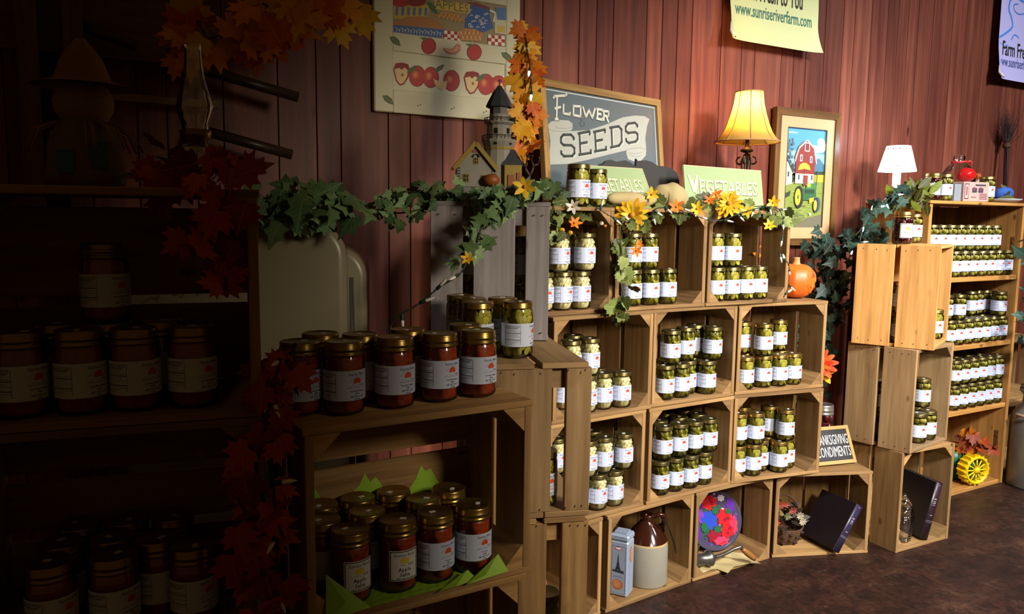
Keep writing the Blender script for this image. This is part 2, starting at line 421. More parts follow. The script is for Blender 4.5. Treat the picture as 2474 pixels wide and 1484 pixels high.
# ================================================================== crates
TB = 0.012
class Crate: pass
def tri_block(mb, x0, z0, sx, sz, leg, y0, y1, tone):
    pts = [(x0, z0), (x0+sx*leg, z0), (x0, z0+sz*leg)]
    vs = [(x, y0, z) for x, z in pts]+[(x, y1, z) for x, z in pts]
    fs = [(0, 1, 2), (5, 4, 3), (0, 3, 4, 1), (1, 4, 5, 2), (2, 5, 3, 0)]
    if sx*sz < 0: fs = [tuple(reversed(f)) for f in fs]
    o = rnd.uniform(0, 9)
    uvs = [[(vs[k][1]+o, vs[k][0]+vs[k][2]) for k in f] if n > 1 else [(vs[k][0]*.4+o, vs[k][2]) for k in f] for n, f in enumerate(fs)]
    mb.add(vs, fs, 0, tone, False, uvs)
def crate(label, x, y, z, yaw, W=0.439, H=0.365, D=0.30, mat=None, upright=False, tone=0.53, gap=0.022, slats=None, nails=(), group=None,
          front=None, nslat=2, blocks=(1, 1, 1, 1), back='v', leg=0.048, topb=1):
    mat = mat or M_crate
    r = thing('wooden_crate', label, 'crate', (x, y, z), radians(yaw), group)
    tn = lambda: min(1, max(0, tone+rnd.uniform(-0.26, 0.26)))
    t = 0.013; ts = 0.016; H = H-.0012
    def nail(mb, p, ax):
        M = T(*p) @ (Ry(pi/2) if ax == 'x' else Rx(pi/2) if ax == 'y' else Matrix.Identity(4)) @ Rz(0.3) @ Sc(1, .45, 1)
        mb.lathe([(0, -0.0008), (0.0032, -0.0008), (0.0032, 0.0008), (0, 0.0008)], 7, 1, 0.5, M, False)
    ov = 0.0 if upright else 0.003
    for nm, z0 in (('bottom_panel', 0), ('top_panel', H-t)):
        mb = MB(); e = rnd.uniform(-.0012, .0012); nb = topb if nm == 'top_panel' else 1
        cuts = [0, 0.5, 1] if nb == 2 else [0, rnd.uniform(.42, .58), 1]
        for a, b in zip(cuts[:-1], cuts[1:]):
            g_ = 0.009 if nb == 2 else 0.0012
            mb.box((ts*upright-ov+e, a*D+g_, z0), (W-ts*upright+ov+e, b*D-g_*(b < 1), z0+t), 0, tn(), None, 0.0014)
        mb.build(nm, [mat, M_nail], r)
    zz = (0, H) if upright else (t, H-t)
    for nm, x0, sd in (('side_panel', 0, 'l'), ('side_panel', W-ts, 'r')):
        mb = MB(); w = (D-gap*(nslat-1))/nslat
        for k in range(nslat):
            a = k*(w+gap)
            if slats: a, w = slats[k][0], slats[k][1]-slats[k][0]
            mb.box((x0, a, zz[0]), (x0+ts, a+w, zz[1]), 0, tn(), None, 0.0014)
            if sd in nails:
                for yy in (a+w*.2, a+w*.5, a+w*.8):
                    for z1 in (0.022, H-0.022): nail(mb, (x0-.0004 if sd == 'l' else x0+ts+.0004, yy+rnd.uniform(-.01, .01), z1+rnd.uniform(-.004, .004)), 'x')
        mb.build(nm, [mat, M_nail], r)
    mb = MB()
    if back == 'v':
        xs = [0.0, 0.34, 0.68, 1.0]
        for a, b in zip(xs[:-1], xs[1:]): mb.box((ts+a*(W-2*ts)+.004, D-0.011, t), (ts+b*(W-2*ts)-.008, D-0.001, H-t), 0, tn()*.9, None, 0.001)
    else:
        hs = [0, .30, .62, 1.0] if back == 'h' else [0, .48, 1.0]
        for a, b in zip(hs[:-1], hs[1:]): mb.box((ts, D-0.011, t+a*(H-2*t)+.002), (W-ts, D-0.001, t+b*(H-2*t)-.016), 0, tn(), None, 0.001)
    mb.build('back_panel', [mat, M_nail], r)
    for on, (x0, z0, sx, sz) in zip(blocks, ((ts, t, 1, 1), (W-ts, t, -1, 1), (ts, H-t, 1, -1), (W-ts, H-t, -1, -1))):
        if on:
            mb = MB(); tri_block(mb, x0, z0, sx, sz, leg, 0.002, 0.0075 if (sx == 1 and sz == 1) else D-0.012, tn()); mb.build('corner_block', mat, r)
    c = Crate(); c.r = r; c.x, c.y, c.z, c.yaw, c.W, c.H, c.D, c.zf = x, y, z, radians(yaw), W, H+.0012, D, z+t; c.rb = blocks[1]
    c.M = T(x, y, z) @ Rz(c.yaw); return c
def cpt(c, u, d, z): return c.M @ Vector((u, d, 0))+Vector((0, 0, z-c.z))
def cux(c, px, d, z, r=0.037):
    lo, hi = -0.3, c.W+0.3
    for _ in range(40):
        m = (lo+hi)/2
        if proj(cpt(c, m, d, z))[0] < px: lo = m
        else: hi = m
    return min(max(lo, 0.018+r), c.W-0.018-r)

L = 0.365
C00 = crate('floor crate at the left end of the display holding a dark bottle', 1.160, 2.105, 0, 6.9)
C01 = crate('floor crate holding the brown topped stoneware jug', 1.622, 2.156, 0, 5)
C02 = crate('floor crate holding the floral plate and meat grinder', 2.073, 2.195, 0, 1, 0.43)
C03 = crate('floor crate turned outward with the flower basket and leaning book', 2.524, 2.203, 0, -21.5, 0.432)
R1L = crate('crate of pale pickled jars directly above the dark bottle crate', 1.358, 2.15, L, 4)
R1M = crate('crate of pickle jars two levels high directly above the stoneware jug crate', 1.812, 2.178, L, 2.5)
R1R = crate('crate of pickle jars just left of the chalkboard sign', 2.263, 2.203, L, -9)
R2L = crate('crate of pale pickled jars just right of the brown slatted crate', 1.372, 2.15, 2*L, 4, 0.446)
R2M = crate('middle crate of the third level holding gherkin jars', 1.83, 2.193, 2*L, 1, 0.422)
R2R = crate('crate of pickle jars underneath the carved pumpkin', 2.264, 2.203, 2*L, -7, 0.448)
R3L = crate('top level crate of pale pickled jars next to the grey crate', 1.194, 2.17, 3*L, 2)
R3M = crate('top level crate behind the hanging leaf garland, middle of three', 1.648, 2.19, 3*L, 0, 0.42)
R3R = crate('top level crate under the green sign, left of the carved pumpkin', 2.079, 2.19, 3*L, -2, 0.418)

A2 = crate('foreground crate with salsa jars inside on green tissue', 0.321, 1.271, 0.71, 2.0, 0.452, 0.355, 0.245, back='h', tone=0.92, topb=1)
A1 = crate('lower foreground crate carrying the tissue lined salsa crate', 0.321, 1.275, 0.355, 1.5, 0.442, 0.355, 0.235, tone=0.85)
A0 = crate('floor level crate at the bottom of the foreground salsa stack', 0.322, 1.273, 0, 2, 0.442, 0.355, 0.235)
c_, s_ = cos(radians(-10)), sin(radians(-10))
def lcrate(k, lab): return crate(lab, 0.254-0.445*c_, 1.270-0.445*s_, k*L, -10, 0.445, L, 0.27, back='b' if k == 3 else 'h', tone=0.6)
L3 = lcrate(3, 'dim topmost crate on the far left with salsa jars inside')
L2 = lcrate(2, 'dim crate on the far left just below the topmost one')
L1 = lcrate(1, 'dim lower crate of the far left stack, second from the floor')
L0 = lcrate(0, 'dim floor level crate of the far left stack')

# crate column beside the foreground crate: opening turned to the right, slatted side to the viewer
def column(k, lab, mat, **kw):
    y0 = -18; xr, yr = 1.024, 1.440
    # local x axis points away from the viewer, opening faces along +(cos y0, sin y0)
    yaw = y0+90
    D = kw.pop('D', 0.26)
    return crate(lab, xr, yr, k*L, yaw, 0.445, L, D, mat, nails='l', **kw)
B2 = column(2, 'brown slatted crate at the right of the salsa crate, quart pickles on it', M_tan, D=0.255, slats=((0, .060), (.094, .255)), tone=0.75, topb=2)
B1 = column(1, 'slatted crate under the brown one with a wide front slat', M_crate, D=0.235, slats=((0, .064), (.10, .235)), tone=0.70, topb=2)
B0 = column(0, 'floor level crate hidden under the brown slatted column', M_crate, D=0.235)

# grey crate: its slatted bottom faces the viewer
def grey_crate():
    x, y, yaw = 0.815, 1.888, -29.5
    r = thing('wooden_crate', 'weathered grey slatted crate under the ceramic church, ivy hanging over it', 'crate', (x, y, 3*L+.0012), radians(yaw))
    W_, H_, D_ = 0.312, 0.365, 0.21
    sl = MB()
    for a, b in ((0, .085), (.113, .222), (.250, .312)):
        sl.box((a, 0, 0), (b, .012, H_-.012), 0, rnd.uniform(.4, .62), None, .0016)
        for xx in (a+.02, b-.02):
            for zz in (.02, H_-.035): sl.lathe([(0, 0), (.005, 0), (.005, .001), (0, .001)], 7, 1, .5, T(xx, -.0006, zz) @ Rx(pi/2) @ Rz(.3) @ Sc(1, .4, 1), False)
    sl.build('slat_panel', [M_grey, M_nail], r)
    for nm, z0, h in (('top_panel', H_-.012, .012), ('bottom_panel', 0, .012)):
        m = MB(); m.box((-.004, .0 if nm[0] == 't' else .013, z0), (W_+.002, D_, z0+h), 0, .35, None, .0016); m.build(nm, M_grey, r)
    for nm, z0 in (('end_rail', H_-.062), ('end_rail', .014)):
        m = MB(); m.box((0.003, .0135, z0), (W_-.003, .026, z0+.048), 0, .3, None, .0014); m.build(nm, M_grey, r)
    for x0 in (0, W_-.012):
        m = MB()
        for a, b in ((.0135, .09), (.11, D_)): m.box((x0, a, .013), (x0+.012, b, H_-.013), 0, .32, None, .0014)
        m.build('side_panel', M_grey, r)
    c = Crate(); c.x, c.y, c.z, c.yaw, c.W, c.H, c.D = x, y, 3*L, radians(yaw), W_, H_, D_; c.rb = 0; c.M = T(x, y, 3*L) @ Rz(c.yaw); c.zf = 3*L+.012
    return c
G3 = grey_crate()

S0 = crate('bottom crate of the tall narrow stack with ribbed glass jar inside', 3.032, 1.985, 0, -2, 0.357, 0.445, 0.29, upright=True, nails='', tone=0.62, topb=2, back='b')
S1 = crate('middle crate of the tall narrow stack beside the bookcase', 3.045, 1.962, 0.445, 9, 0.357, 0.445, 0.30, M_tan, upright=True, tone=0.62, nails='l', blocks=(0, 0, 0, 1), back='b')
S2 = crate('topmost crate of the tall narrow stack carrying the dark beet jar', 3.10, 1.925, 0.89, 24, 0.357, 0.437, 0.325, M_fresh, upright=True, tone=0.82, nails='l', blocks=(0, 0, 0, 0), back='b')

# ------------------------------------------------------------------ bookcase
BX0, BX1, BY0, BY1, BH = 3.575, 4.405, 2.29, 2.64, 1.527
def bookcase():
    r = thing('bookcase', 'rough wooden bookcase at the right filled with rows of olive jars', 'bookcase', (BX0, BY0, 0))
    w, d, t = BX1-BX0, BY1-BY0, 0.022
    for x0, tt in ((0, .8), (w-t, .7)):
        m = MB()
        m.box((x0, 0, 0), (x0+t, d*.5-.002, BH-.016), 0, tt, None, .002); m.box((x0, d*.5, 0), (x0+t, d, BH-.016), 0, tt-.15, None, .002)
        m.build('side_panel', M_shelfw, r)
    m = MB(); m.box((-.01, -.008, BH-.016), (w+.02, d, BH), 0, .75, None, .003); m.build('top_board', M_shelfw, r)
    for z in BSH:
        m = MB(); m.box((t+.001, 0.006, z-.024), (w-t-.001, d-.012, z), 0, .8, None, .003); m.build('shelf', M_shelfw, r)
    m = MB(); n = 6
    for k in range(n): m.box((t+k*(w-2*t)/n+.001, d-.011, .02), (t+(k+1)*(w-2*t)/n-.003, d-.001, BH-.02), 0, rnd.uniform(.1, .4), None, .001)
    m.build('back_panel', M_shelfw, r)
    for z in (1.30, .24):
        m = MB(); m.box((w-t-.0025, .03, z-.05), (w-t-.0005, .05, z+.05)); m.lathe([(0, 0), (.005, 0), (.005, .002), (0, .002)], 8, 0, .5, T(w-t-.0026, .04, z+.02) @ Ry(-pi/2)); m.build('hinge', M_framedk, r)
BSH = [0.022, 0.452, 0.797, 1.148]
bookcase()

# ================================================================== jars
JR, JH = 0.0372, 0.131
JM = {}
def jar_meshes():
    g = MB()    # glass
    R = JR
    g.lathe([(0, .0015), (R*.82, .0012), (R*.95, .004), (R, .011), (R, .088), (R*.985, .096), (R*.93, .104), (R*.88, .109), (R*.87, .118)], 32, 0)
    JM['glass'] = g.data('glass_jar', M_glass)
    g = MB(); g.lathe([(0, .0015), (R*.80, .0012), (R*.94, .004), (R, .011), (R, .098), (R*.985, .107), (R*.95, .112), (R*.92, .116), (R*.92, .122)], 32, 0)
    JM['glass_p'] = g.data('glass_jar', M_glass)
    l = MB(); a = R*.935     # mason lid with screw band
    l.lathe([(0, JH), (a*.90, JH), (a*.93, JH+.0006), (a*.97, JH-.0003), (a, JH-.003), (a*1.0, JH-.010), (a*1.035, JH-.0115), (a*1.035, JH-.014), (a*1.0, JH-.0155), (a*1.0, JH-.0185), (a*1.05, JH-.020), (a*1.06, JH-.0235), (a*1.02, JH-.0245), (a*.95, JH-.0245)], 36, 0)
    JM['lid_gold'] = l.data('screw_lid', M_gold); JM['lid_silver'] = l.data('screw_lid', M_silver)
    l = MB(); a = R*.965
    l.lathe([(0, JH-.0005), (a*.86, JH-.0005), (a*.90, JH), (a*.97, JH-.0006), (a, JH-.003), (a, JH-.0125), (a*1.012, JH-.0135), (a*1.0, JH-.0150), (a*.95, JH-.0150)], 32, 0)
    JM['lid_thin'] = l.data('lug_lid', M_goldd); JM['lid_thingold'] = l.data('lug_lid', M_gold)
    st = MB(); st.box((-.006, -.004, JH-.0003), (.006, .004, JH+.0004)); JM['sticker'] = st.data('price_sticker', M_white)
    q = R-.0022
    def core(mats, n, fn, zt=.113, smoothcol=0):
        g_ = (.0035 if M_pale in mats else .0085) if n else .0; m = MB(); m.lathe([(0, .005), (q*.86-g_, .005), (q-.0015-g_, .012), (q-.0015-g_, .100), (q*.9-g_, zt), (0, zt)], 24, 0)
        k = random.Random(3)
        for i in range(n): fn(m, k, i)
        return m.data('contents', mats)
    JM['salsa'] = core([M_salsa, M_salsa], 0, None, .108)
    def ring(k, i, n, rr, lay, z0, z1):
        L_ = i % lay; a = 2*pi*(i//lay+0.5*(L_ % 2))/(n/lay)+k.uniform(-.15, .15)
        return a, rr*cos(a), rr*sin(a), z0+(z1-z0)*L_/(lay-1)+k.uniform(-.003, .003)
    def chip(m, k, i):
        a, x_, y_, z_ = ring(k, i, 63, q-.005, 7, .017, .104)
        M = T(x_, y_, z_) @ Rz(a+k.uniform(-.25, .25)) @ Ry(pi/2+k.uniform(-.32, .32)) @ Rz(k.uniform(0, 6))
        r_ = k.uniform(.0105, .0138)
        m.lathe([(0, .0018), (r_*.55, .002), (r_*.9, .0014)], 10, 2, k.uniform(.35, .8), M); m.lathe([(r_*.9, .0014), (r_, 0), (r_*.9, -.0016), (0, -.002)], 10, 1, k.uniform(.1, .5), M)
    JM['chips'] = core([M_brine, M_pickle, M_chip], 63, chip)
    def gher(m, k, i):
        a, x_, y_, z_ = ring(k, i, 44, q-.0075, 5, .02, .100)
        M = T(x_, y_, z_) @ Rz(a) @ Rx(k.uniform(-1.3, 1.3))
        m.ell((0, 0, 0), (.0078, .0085, k.uniform(.014, .021)), 1, k.uniform(.2, .85), 9, 7, None, M)
    JM['gherkins'] = core([M_brine, M_pickle], 44, gher)
    def oliv(m, k, i):
        a, x_, y_, z_ = ring(k, i, 36, q-.0095, 4, .018, .100)
        m.ell((x_, y_, z_), (.0112, .0112, k.uniform(.0105, .0125)), 1, k.uniform(.25, .85), 10, 7)
    JM['olives'] = core([M_brine, M_olive], 36, oliv)
    def pale(m, k, i):
        a, x_, y_, z_ = ring(k, i, 72, q-.005, 8, .020, .100)
        M = T(x_, y_, z_) @ Rz(a) @ Rx(k.uniform(-1.5, 1.5)) @ Ry(k.uniform(-.5, .5))
        m.ell((0, 0, 0), (.0035, .0065, k.uniform(.009, .014)), 1, k.uniform(.35, .8), 7, 5, None, M)
    JM['pale'] = core([M_palebr, M_pale], 72, pale)
    def beet(m, k, i):
        a, x_, y_, z_ = ring(k, i, 24, q-.010, 4, .02, .098)
        m.ell((x_, y_, z_), (.013, .013, .0125), 1, k.uniform(.2, .9), 9, 6)
    JM['beets'] = core([M_beet, M_beet], 24, beet)

    # wrap-around paper label
    def wrap(X, Y, z): a = X/JR-pi/2; r_ = JR+.0005+z; return (r_*cos(a), r_*sin(a), Y)
    def rect(m, x0, y0, x1, y1, z, mat):
        n = max(1, int(abs(x1-x0)/.004)); vs = []; fs = []
        for k in range(n+1):
            X = x0+(x1-x0)*k/n; vs += [wrap(X, y0, z), wrap(X, y1, z)]
        for k in range(n): fs.append((2*k, 2*k+2, 2*k+3, 2*k+1))
        m.add(vs, fs, mat, .5, True)
    def wp(m, pts, z, mat): m.add([wrap(X, Y, z) for X, Y in pts], [tuple(range(len(pts)))], mat)
    def label(name1, name2, y0=.028, y1=.082):
        m = MB(); h = y1-y0; rect(m, -.074, y0, .066, y1, 0, 0)
        e = .00025; sx = .026; sy = y0+h*.655
        # nutrition box
        bx0, bx1 = -.052, -.013
        rect(m, bx0, y0+h*.10, bx0+.0006, y0+h*.90, e, 2); rect(m, bx1, y0+h*.10, bx1+.0006, y0+h*.90, e, 2)
        for k, (f, hh) in enumerate(((.90, .0006), (.78, .0016), (.71, .0006), (.64, .0006), (.57, .0012), (.50, .0006), (.43, .0006), (.36, .0006), (.29, .0012), (.22, .0006), (.16, .0006), (.10, .0006))):
            rect(m, bx0, y0+h*f, bx1 if k % 3 == 0 else bx1-.006*(k % 4), y0+h*f+hh, e, 2 if k % 4 else 1)
        text(m, 'Nutrition Facts', (bx0+bx1)/2, y0+h*.83, .0052, e, 1, fn=wrap, wmax=.034, res=1)
        text(m, 'Sunrise River', sx, y0+h*.83, .0078, e, 1, fn=wrap, shear=.25, wmax=.034, res=1)
        for k in range(12):
            a, b = pi*k/12, pi*(k+1)/12; wp(m, [(sx+.0078*cos(b), sy-.0045), (sx+.0078*cos(a), sy-.0045), (sx+.0078*cos(a), sy-.002+.0082*sin(a)), (sx+.0078*cos(b), sy-.002+.0082*sin(b))], e, 3)
        for k in range(11):
            a = radians(4+k*17.2)
            for q_ in stroke([(sx+.0098*cos(a), sy-.002+.0098*sin(a)), (sx+.0155*cos(a), sy-.002+.0125*sin(a))], .0005): wp(m, q_, e, 2)
        for q_ in stroke([(sx-.015, sy-.010), (sx-.008, sy-.008), (sx-.002, sy-.0105), (sx+.003, sy-.009)], .0005): wp(m, q_, e, 2)
        text(m, 'Farm', sx+.011, sy-.0098, .0055, e, 2, fn=wrap, res=1)
        rect(m, sx-.018, y0+h*.42, sx+.018, y0+h*.42+.0006, e, 1)
        if name1: text(m, name1, sx, y0+h*.285, .0048, e, 4 if name2 == '' else 1, fn=wrap, bold=.01, res=1, wmax=.030 if len(name1) > 8 else .014)
        if name2: text(m, name2, sx, y0+h*.20, .0048, e, 1, fn=wrap, bold=.01, res=1)
        text(m, 'NET WT 16 OZ', sx, y0+h*.095, .0052, e, 1, fn=wrap, bold=.01, res=1, wmax=.026)
        text(m, '(454g)', sx, y0+h*.02, .0042, e, 1, fn=wrap, res=1)
        return m.data('label', [M_paper, M_ink, M_inkg, M_sun, M_sun])
    JM['lab_reaper'] = label('Carolina Reaper', 'Salsa'); JM['lab_peach'] = label('Peach', 'Salsa')
    JM['lab_pickle'] = label('Pickles', ''); JM['lab_plain'] = label(None, None)
    def framed(n1, n2):
        m = MB(); y0, y1 = .026, .084; h = y1-y0; rect(m, -.029, y0, .029, y1, 0, 0); e = .00025
        for a, b, t in ((.0012, .0022, 0),):
            rect(m, -.0275, y0+.0015, .0275, y0+.0032, e, 2); rect(m, -.0275, y1-.0032, .0275, y1-.0015, e, 2)
            rect(m, -.0275, y0+.0015, -.0258, y1-.0015, e, 2); rect(m, .0258, y0+.0015, .0275, y1-.0015, e, 2)
        text(m, 'Sunrise River', 0, y0+h*.80, .0085, e, 2, fn=wrap, shear=.2, wmax=.042, res=1)
        for k in range(12):
            a, b = pi*k/12, pi*(k+1)/12; wp(m, [(.0085*cos(b), y0+h*.66-.006*sin(b)), (.0085*cos(a), y0+h*.66-.006*sin(a)), (.0085*cos(a), y0+h*.66+.006*sin(a)), (.0085*cos(b), y0+h*.66+.006*sin(b))], e, 3)
        for q_ in stroke([(-.016, y0+h*.50), (-.006, y0+h*.53), (.002, y0+h*.49)], .0006): wp(m, q_, e, 2)
        text(m, 'Farm', .012, y0+h*.50, .006, e, 2, fn=wrap, res=1)
        text(m, n1, 0, y0+h*.31, .0105, e, 1, fn=wrap, bold=.01, res=1)
        if n2: text(m, n2, 0, y0+h*.145, .0105, e, 1, fn=wrap, bold=.01, res=1)
        text(m, 'NET WT 16 OZ', 0, y0+h*.065, .0045, e, 2, fn=wrap, res=1)
        return m.data('label', [M_paperw, M_ink, M_lgreen, M_suny])
    JM['lab_apple'] = framed('Apple', 'Salsa'); JM['lab_beet'] = framed('Beets', '')
jar_meshes()
KIND = {  # contents, glass, lid, label
    'salsa': ('salsa', 'glass', 'lid_gold', 'lab_reaper', 'red salsa jar'),
    'peach': ('salsa', 'glass', 'lid_gold', 'lab_peach', 'red salsa jar'),
    'apple': ('salsa', 'glass', 'lid_gold', 'lab_apple', 'apple salsa jar'),
    'chips': ('chips', 'glass_p', 'lid_thin', 'lab_pickle', 'pickle chip jar'),
    'chipsg': ('chips', 'glass_p', 'lid_thingold', 'lab_pickle', 'pickle chip jar'),
    'gherkins': ('gherkins', 'glass_p', 'lid_thin', 'lab_pickle', 'whole pickle jar'),
    'olives': ('olives', 'glass_p', 'lid_thin', 'lab_plain', 'green olive jar'),
    'olivesg': ('olives', 'glass_p', 'lid_thingold', 'lab_plain', 'green olive jar'),
    'pale': ('pale', 'glass_p', 'lid_thin', 'lab_pickle', 'pale pickled vegetable jar'),
    'beets': ('beets', 'glass', 'lid_gold', 'lab_beet', 'dark beet jar'),
}
ORD = ['first', 'second', 'third', 'fourth', 'fifth', 'sixth', 'seventh', 'eighth', 'ninth', 'tenth', 'eleventh']
QUEUE = []
def jar(kind, P, label, group, face=None, scale=1.0, c=None):
    """a lidded jar standing at P; face = heading of the label's middle relative to the aisle"""
    QUEUE.append([kind, Vector(P), label, group, rnd.uniform(-.12, .34) if face is None else face, scale, c])
def settle():
    """push touching jars of the same level apart, keeping each inside its crate"""
    for it in range(160):
        for i, a in enumerate(QUEUE):
            for b in QUEUE[i+1:]:
                if abs(a[1].z-b[1].z) > .09: continue
                dx, dy = b[1].x-a[1].x, b[1].y-a[1].y
                if abs(dx) > .09 or abs(dy) > .09: continue
                L_ = math.hypot(dx, dy) or 1e-4; need = .0387*(a[5]+b[5])-L_
                if need > 0:
                    ux, uy = dx/L_*need*.5, dy/L_*need*.5
                    a[1].x -= ux; a[1].y -= uy; b[1].x += ux; b[1].y += uy
        for a in QUEUE:
            c = a[6]
            if c is None: continue
            q = c.M.inverted() @ a[1]; lev0 = a[1].z-c.zf < .05; r_ = .0388*a[5]
            q.x = min(max(q.x, .0165+r_), c.W-.0165-r_-(.050 if lev0 and c.rb else 0)); q.y = min(max(q.y, r_-.012+(.021 if lev0 else 0)), c.D-.0125-r_)
            w = c.M @ q; a[1].x, a[1].y = w.x, w.y
def place_jars():
    settle()
    for kind, P, label, group, face, scale, c in QUEUE:
        con, gl, lid, lab, nm = KIND[kind]
        r = thing('glass_jar', label, 'jar', P+Vector((0, 0, .0004)), atan2(P.y, P.x)-pi/2+face, group)
        if scale != 1: r.scale = (scale,)*3
        link('glass_body', JM[gl], r); link('contents', JM[con], r); ld = link('lid', JM[lid], r); link('label', JM[lab], r)
        s = link('price_sticker', JM['sticker'], ld); s.rotation_euler = (0, 0, rnd.uniform(0, 6.28)); s.location = (rnd.uniform(-.01, .01), rnd.uniform(-.01, .01), 0)
def jar_px(kind, px, py, z, label, group, face=None, scale=1.0):
    p = atz(px, py, z); p = p+hdir(px, py)*(JR*scale*.97)
    return jar(kind, (p.x, p.y, z), label, group, face, scale)
def crate_jars(c, kind, lower, upper, where, group, back=(), backup=(), d=0.05, kinds=None):
    """jars in a crate; lower and upper = pixel columns of the jars of the front row"""
    for lev, row in ((0, lower), (1, upper)):
        z = c.zf+lev*JH
        for n, px in enumerate(row):
            dd = d+rnd.uniform(-.006, .006)
            if isinstance(px, tuple): px, dd = px
            u = cux(c, px, dd, z); P = cpt(c, u, dd, z)
            which = 'upper' if lev else 'bottom'
            pos = 'only' if len(row) == 1 else ORD[n]+' from left'
            jar(kind, (P.x, P.y, z), f"{KIND[kind][4]}, {pos} in {which} row, {where}", group, c=c)
    for lev, row in ((0, back), (1, backup)):
        z = c.zf+lev*JH
        for u, dd in row:
            P = cpt(c, u, dd, z)
            jar(kind, (P.x, P.y, z), f"half-hidden {KIND[kind][4]} at the back, {where}", group+' back rows', c=c)
def grid(c, rows, n, u0=.06, u1=None, jit=.004):
    u1 = u1 or c.W-.06
    return [(u0+(u1-u0)*k/(n-1)+rnd.uniform(-jit, jit), dd) for dd in rows for k in range(n)]

crate_jars(R3L, 'pale', [1328, 1369, 1412], [1350, 1412], 'top crate by the grey slats', 'pale jars in the top crate', [(.12, .13), (.27, .13), (.38, .13)], [(.32, .135), (.25, .14)])
crate_jars(R3M, 'gherkins', [1526, 1569, 1609], [1527, 1563], 'crate behind the hanging leaves', 'jars behind the hanging leaves', [(.07, .13), (.15, .13)], [])
crate_jars(R3R, 'chips', [1731, 1770, 1804, 1836], [1727, 1764], 'crate left of the pumpkin', 'jars left of the pumpkin', [(.06, .135), (.14, .135), (.22, .135), (.30, .135)], [(.05, .13)])
crate_jars(R2L, 'pale', [1428, 1459, 1500], [1378, 1423], 'crate beside the brown slats', 'pale jars beside the brown slats', [(.06, .13), (.14, .13), (.22, .14), (.30, .14)], [(.05, .13), (.19, .14)])
crate_jars(R1L, 'pale', [1417, 1453, 1500], [1417, 1456, 1504], 'crate above the dark bottle', 'pale jars above the dark bottle', [(.21, .13), (.29, .13), (.37, .13)], [(.21, .13), (.30, .135), (.13, .13)])
crate_jars(R2M, 'gherkins', [1616, 1656, 1690, 1723], [1619, (1654, .09), (1678, .13), 1720], 'middle crate of third level', 'gherkin jars on the third level', grid(R2M, [.135], 4)+[(.055, .21)], [(.06, .135), (.06, .215)])
crate_jars(R1M, 'gherkins', [1596, 1635, 1671, 1705], [1600, 1638, 1673, 1709], 'crate above the stoneware jug', 'gherkin jars above the jug', grid(R1M, [.13, .205], 4), grid(R1M, [.13, .205], 4))
crate_jars(R2R, 'chipsg', [1798, 1841, 1880, 1912], [(1791, .12), 1843, (1878, .13)], 'crate underneath the pumpkin', 'chip jars under the pumpkin', grid(R2R, [.13], 4, .06, .33), [(.13, .2)])
crate_jars(R1R, 'chipsg', [1780, 1819, 1860, 1896, 1934], [1783, 1820, (1858, .12), 1893], 'crate left of the chalkboard', 'chip jars left of the chalkboard', grid(R1R, [.13, .205], 5), [(.07, .13), (.15, .15), (.15, .225)])
crate_jars(S1, 'olives', [(2214, .05), (2238, .06), (2264, .075)], [(2229, .10)], 'middle crate of narrow stack', 'olive jars in the middle narrow crate', [(.06, .13), (.14, .14), (.22, .16), (.06, .21), (.14, .22)], [(.06, .15), (.06, .23)])
crate_jars(S2, 'chipsg', [(2251, .06), (2266, .09)], [], 'topmost crate of narrow stack', 'chip jars in the topmost narrow crate', [(.06, .14), (.06, .22), (.14, .18)], [(.06, .15), (.06, .23)])

# salsa jars on and in the foreground crate
zA = 0.71+0.355
for n, (px, py) in enumerate([(808, 1008), (946, 990), (1062, 975), (1154, 963)]):
    jar_px('salsa', px, py, zA, f"red salsa jar, {ORD[n]} from left in the front row on the foreground crate", 'salsa jars on the foreground crate', [-.05, .0, .02, .08][n])
for n, (px, d_) in enumerate([(752, .105), (777, .19), (880, .14), (985, .165), (1122, .175)]):
    u = cux(A2, px, d_, zA, 0.02); P = cpt(A2, u, d_, zA)
    jar('salsa', (P.x, P.y, zA), f"red salsa jar, {ORD[n]} from left in the back row on the foreground crate", 'salsa jars on the foreground crate', .1)
zi = A2.zf
for n, (px, k) in enumerate([(838, 'apple'), (949, 'apple'), (1050, 'peach'), (1146, 'peach')]):
    u = cux(A2, px, .043, zi); P = cpt(A2, u, .043, zi+.0022)
    jar(k, (P.x, P.y, zi+.0022), f"{KIND[k][4]} with gold lid, {ORD[n]} from left in front on the green tissue", 'salsa jars on the green tissue', [.45, .35, .05, .0][n], c=A2)
for n, (px, d_) in enumerate([(803, .115), (907, .118), (1007, .12), (775, .19), (871, .19), (960, .195), (1098, .155)]):
    u = cux(A2, px, d_, zi); P = cpt(A2, u, d_, zi+.0022)
    jar('peach', (P.x, P.y, zi+.0022), f"salsa jar on green tissue, {ORD[n if n < 3 else n-3]} from left in the {'middle' if n < 3 else 'rear'} row", 'salsa jars on the green tissue', 0, c=A2)
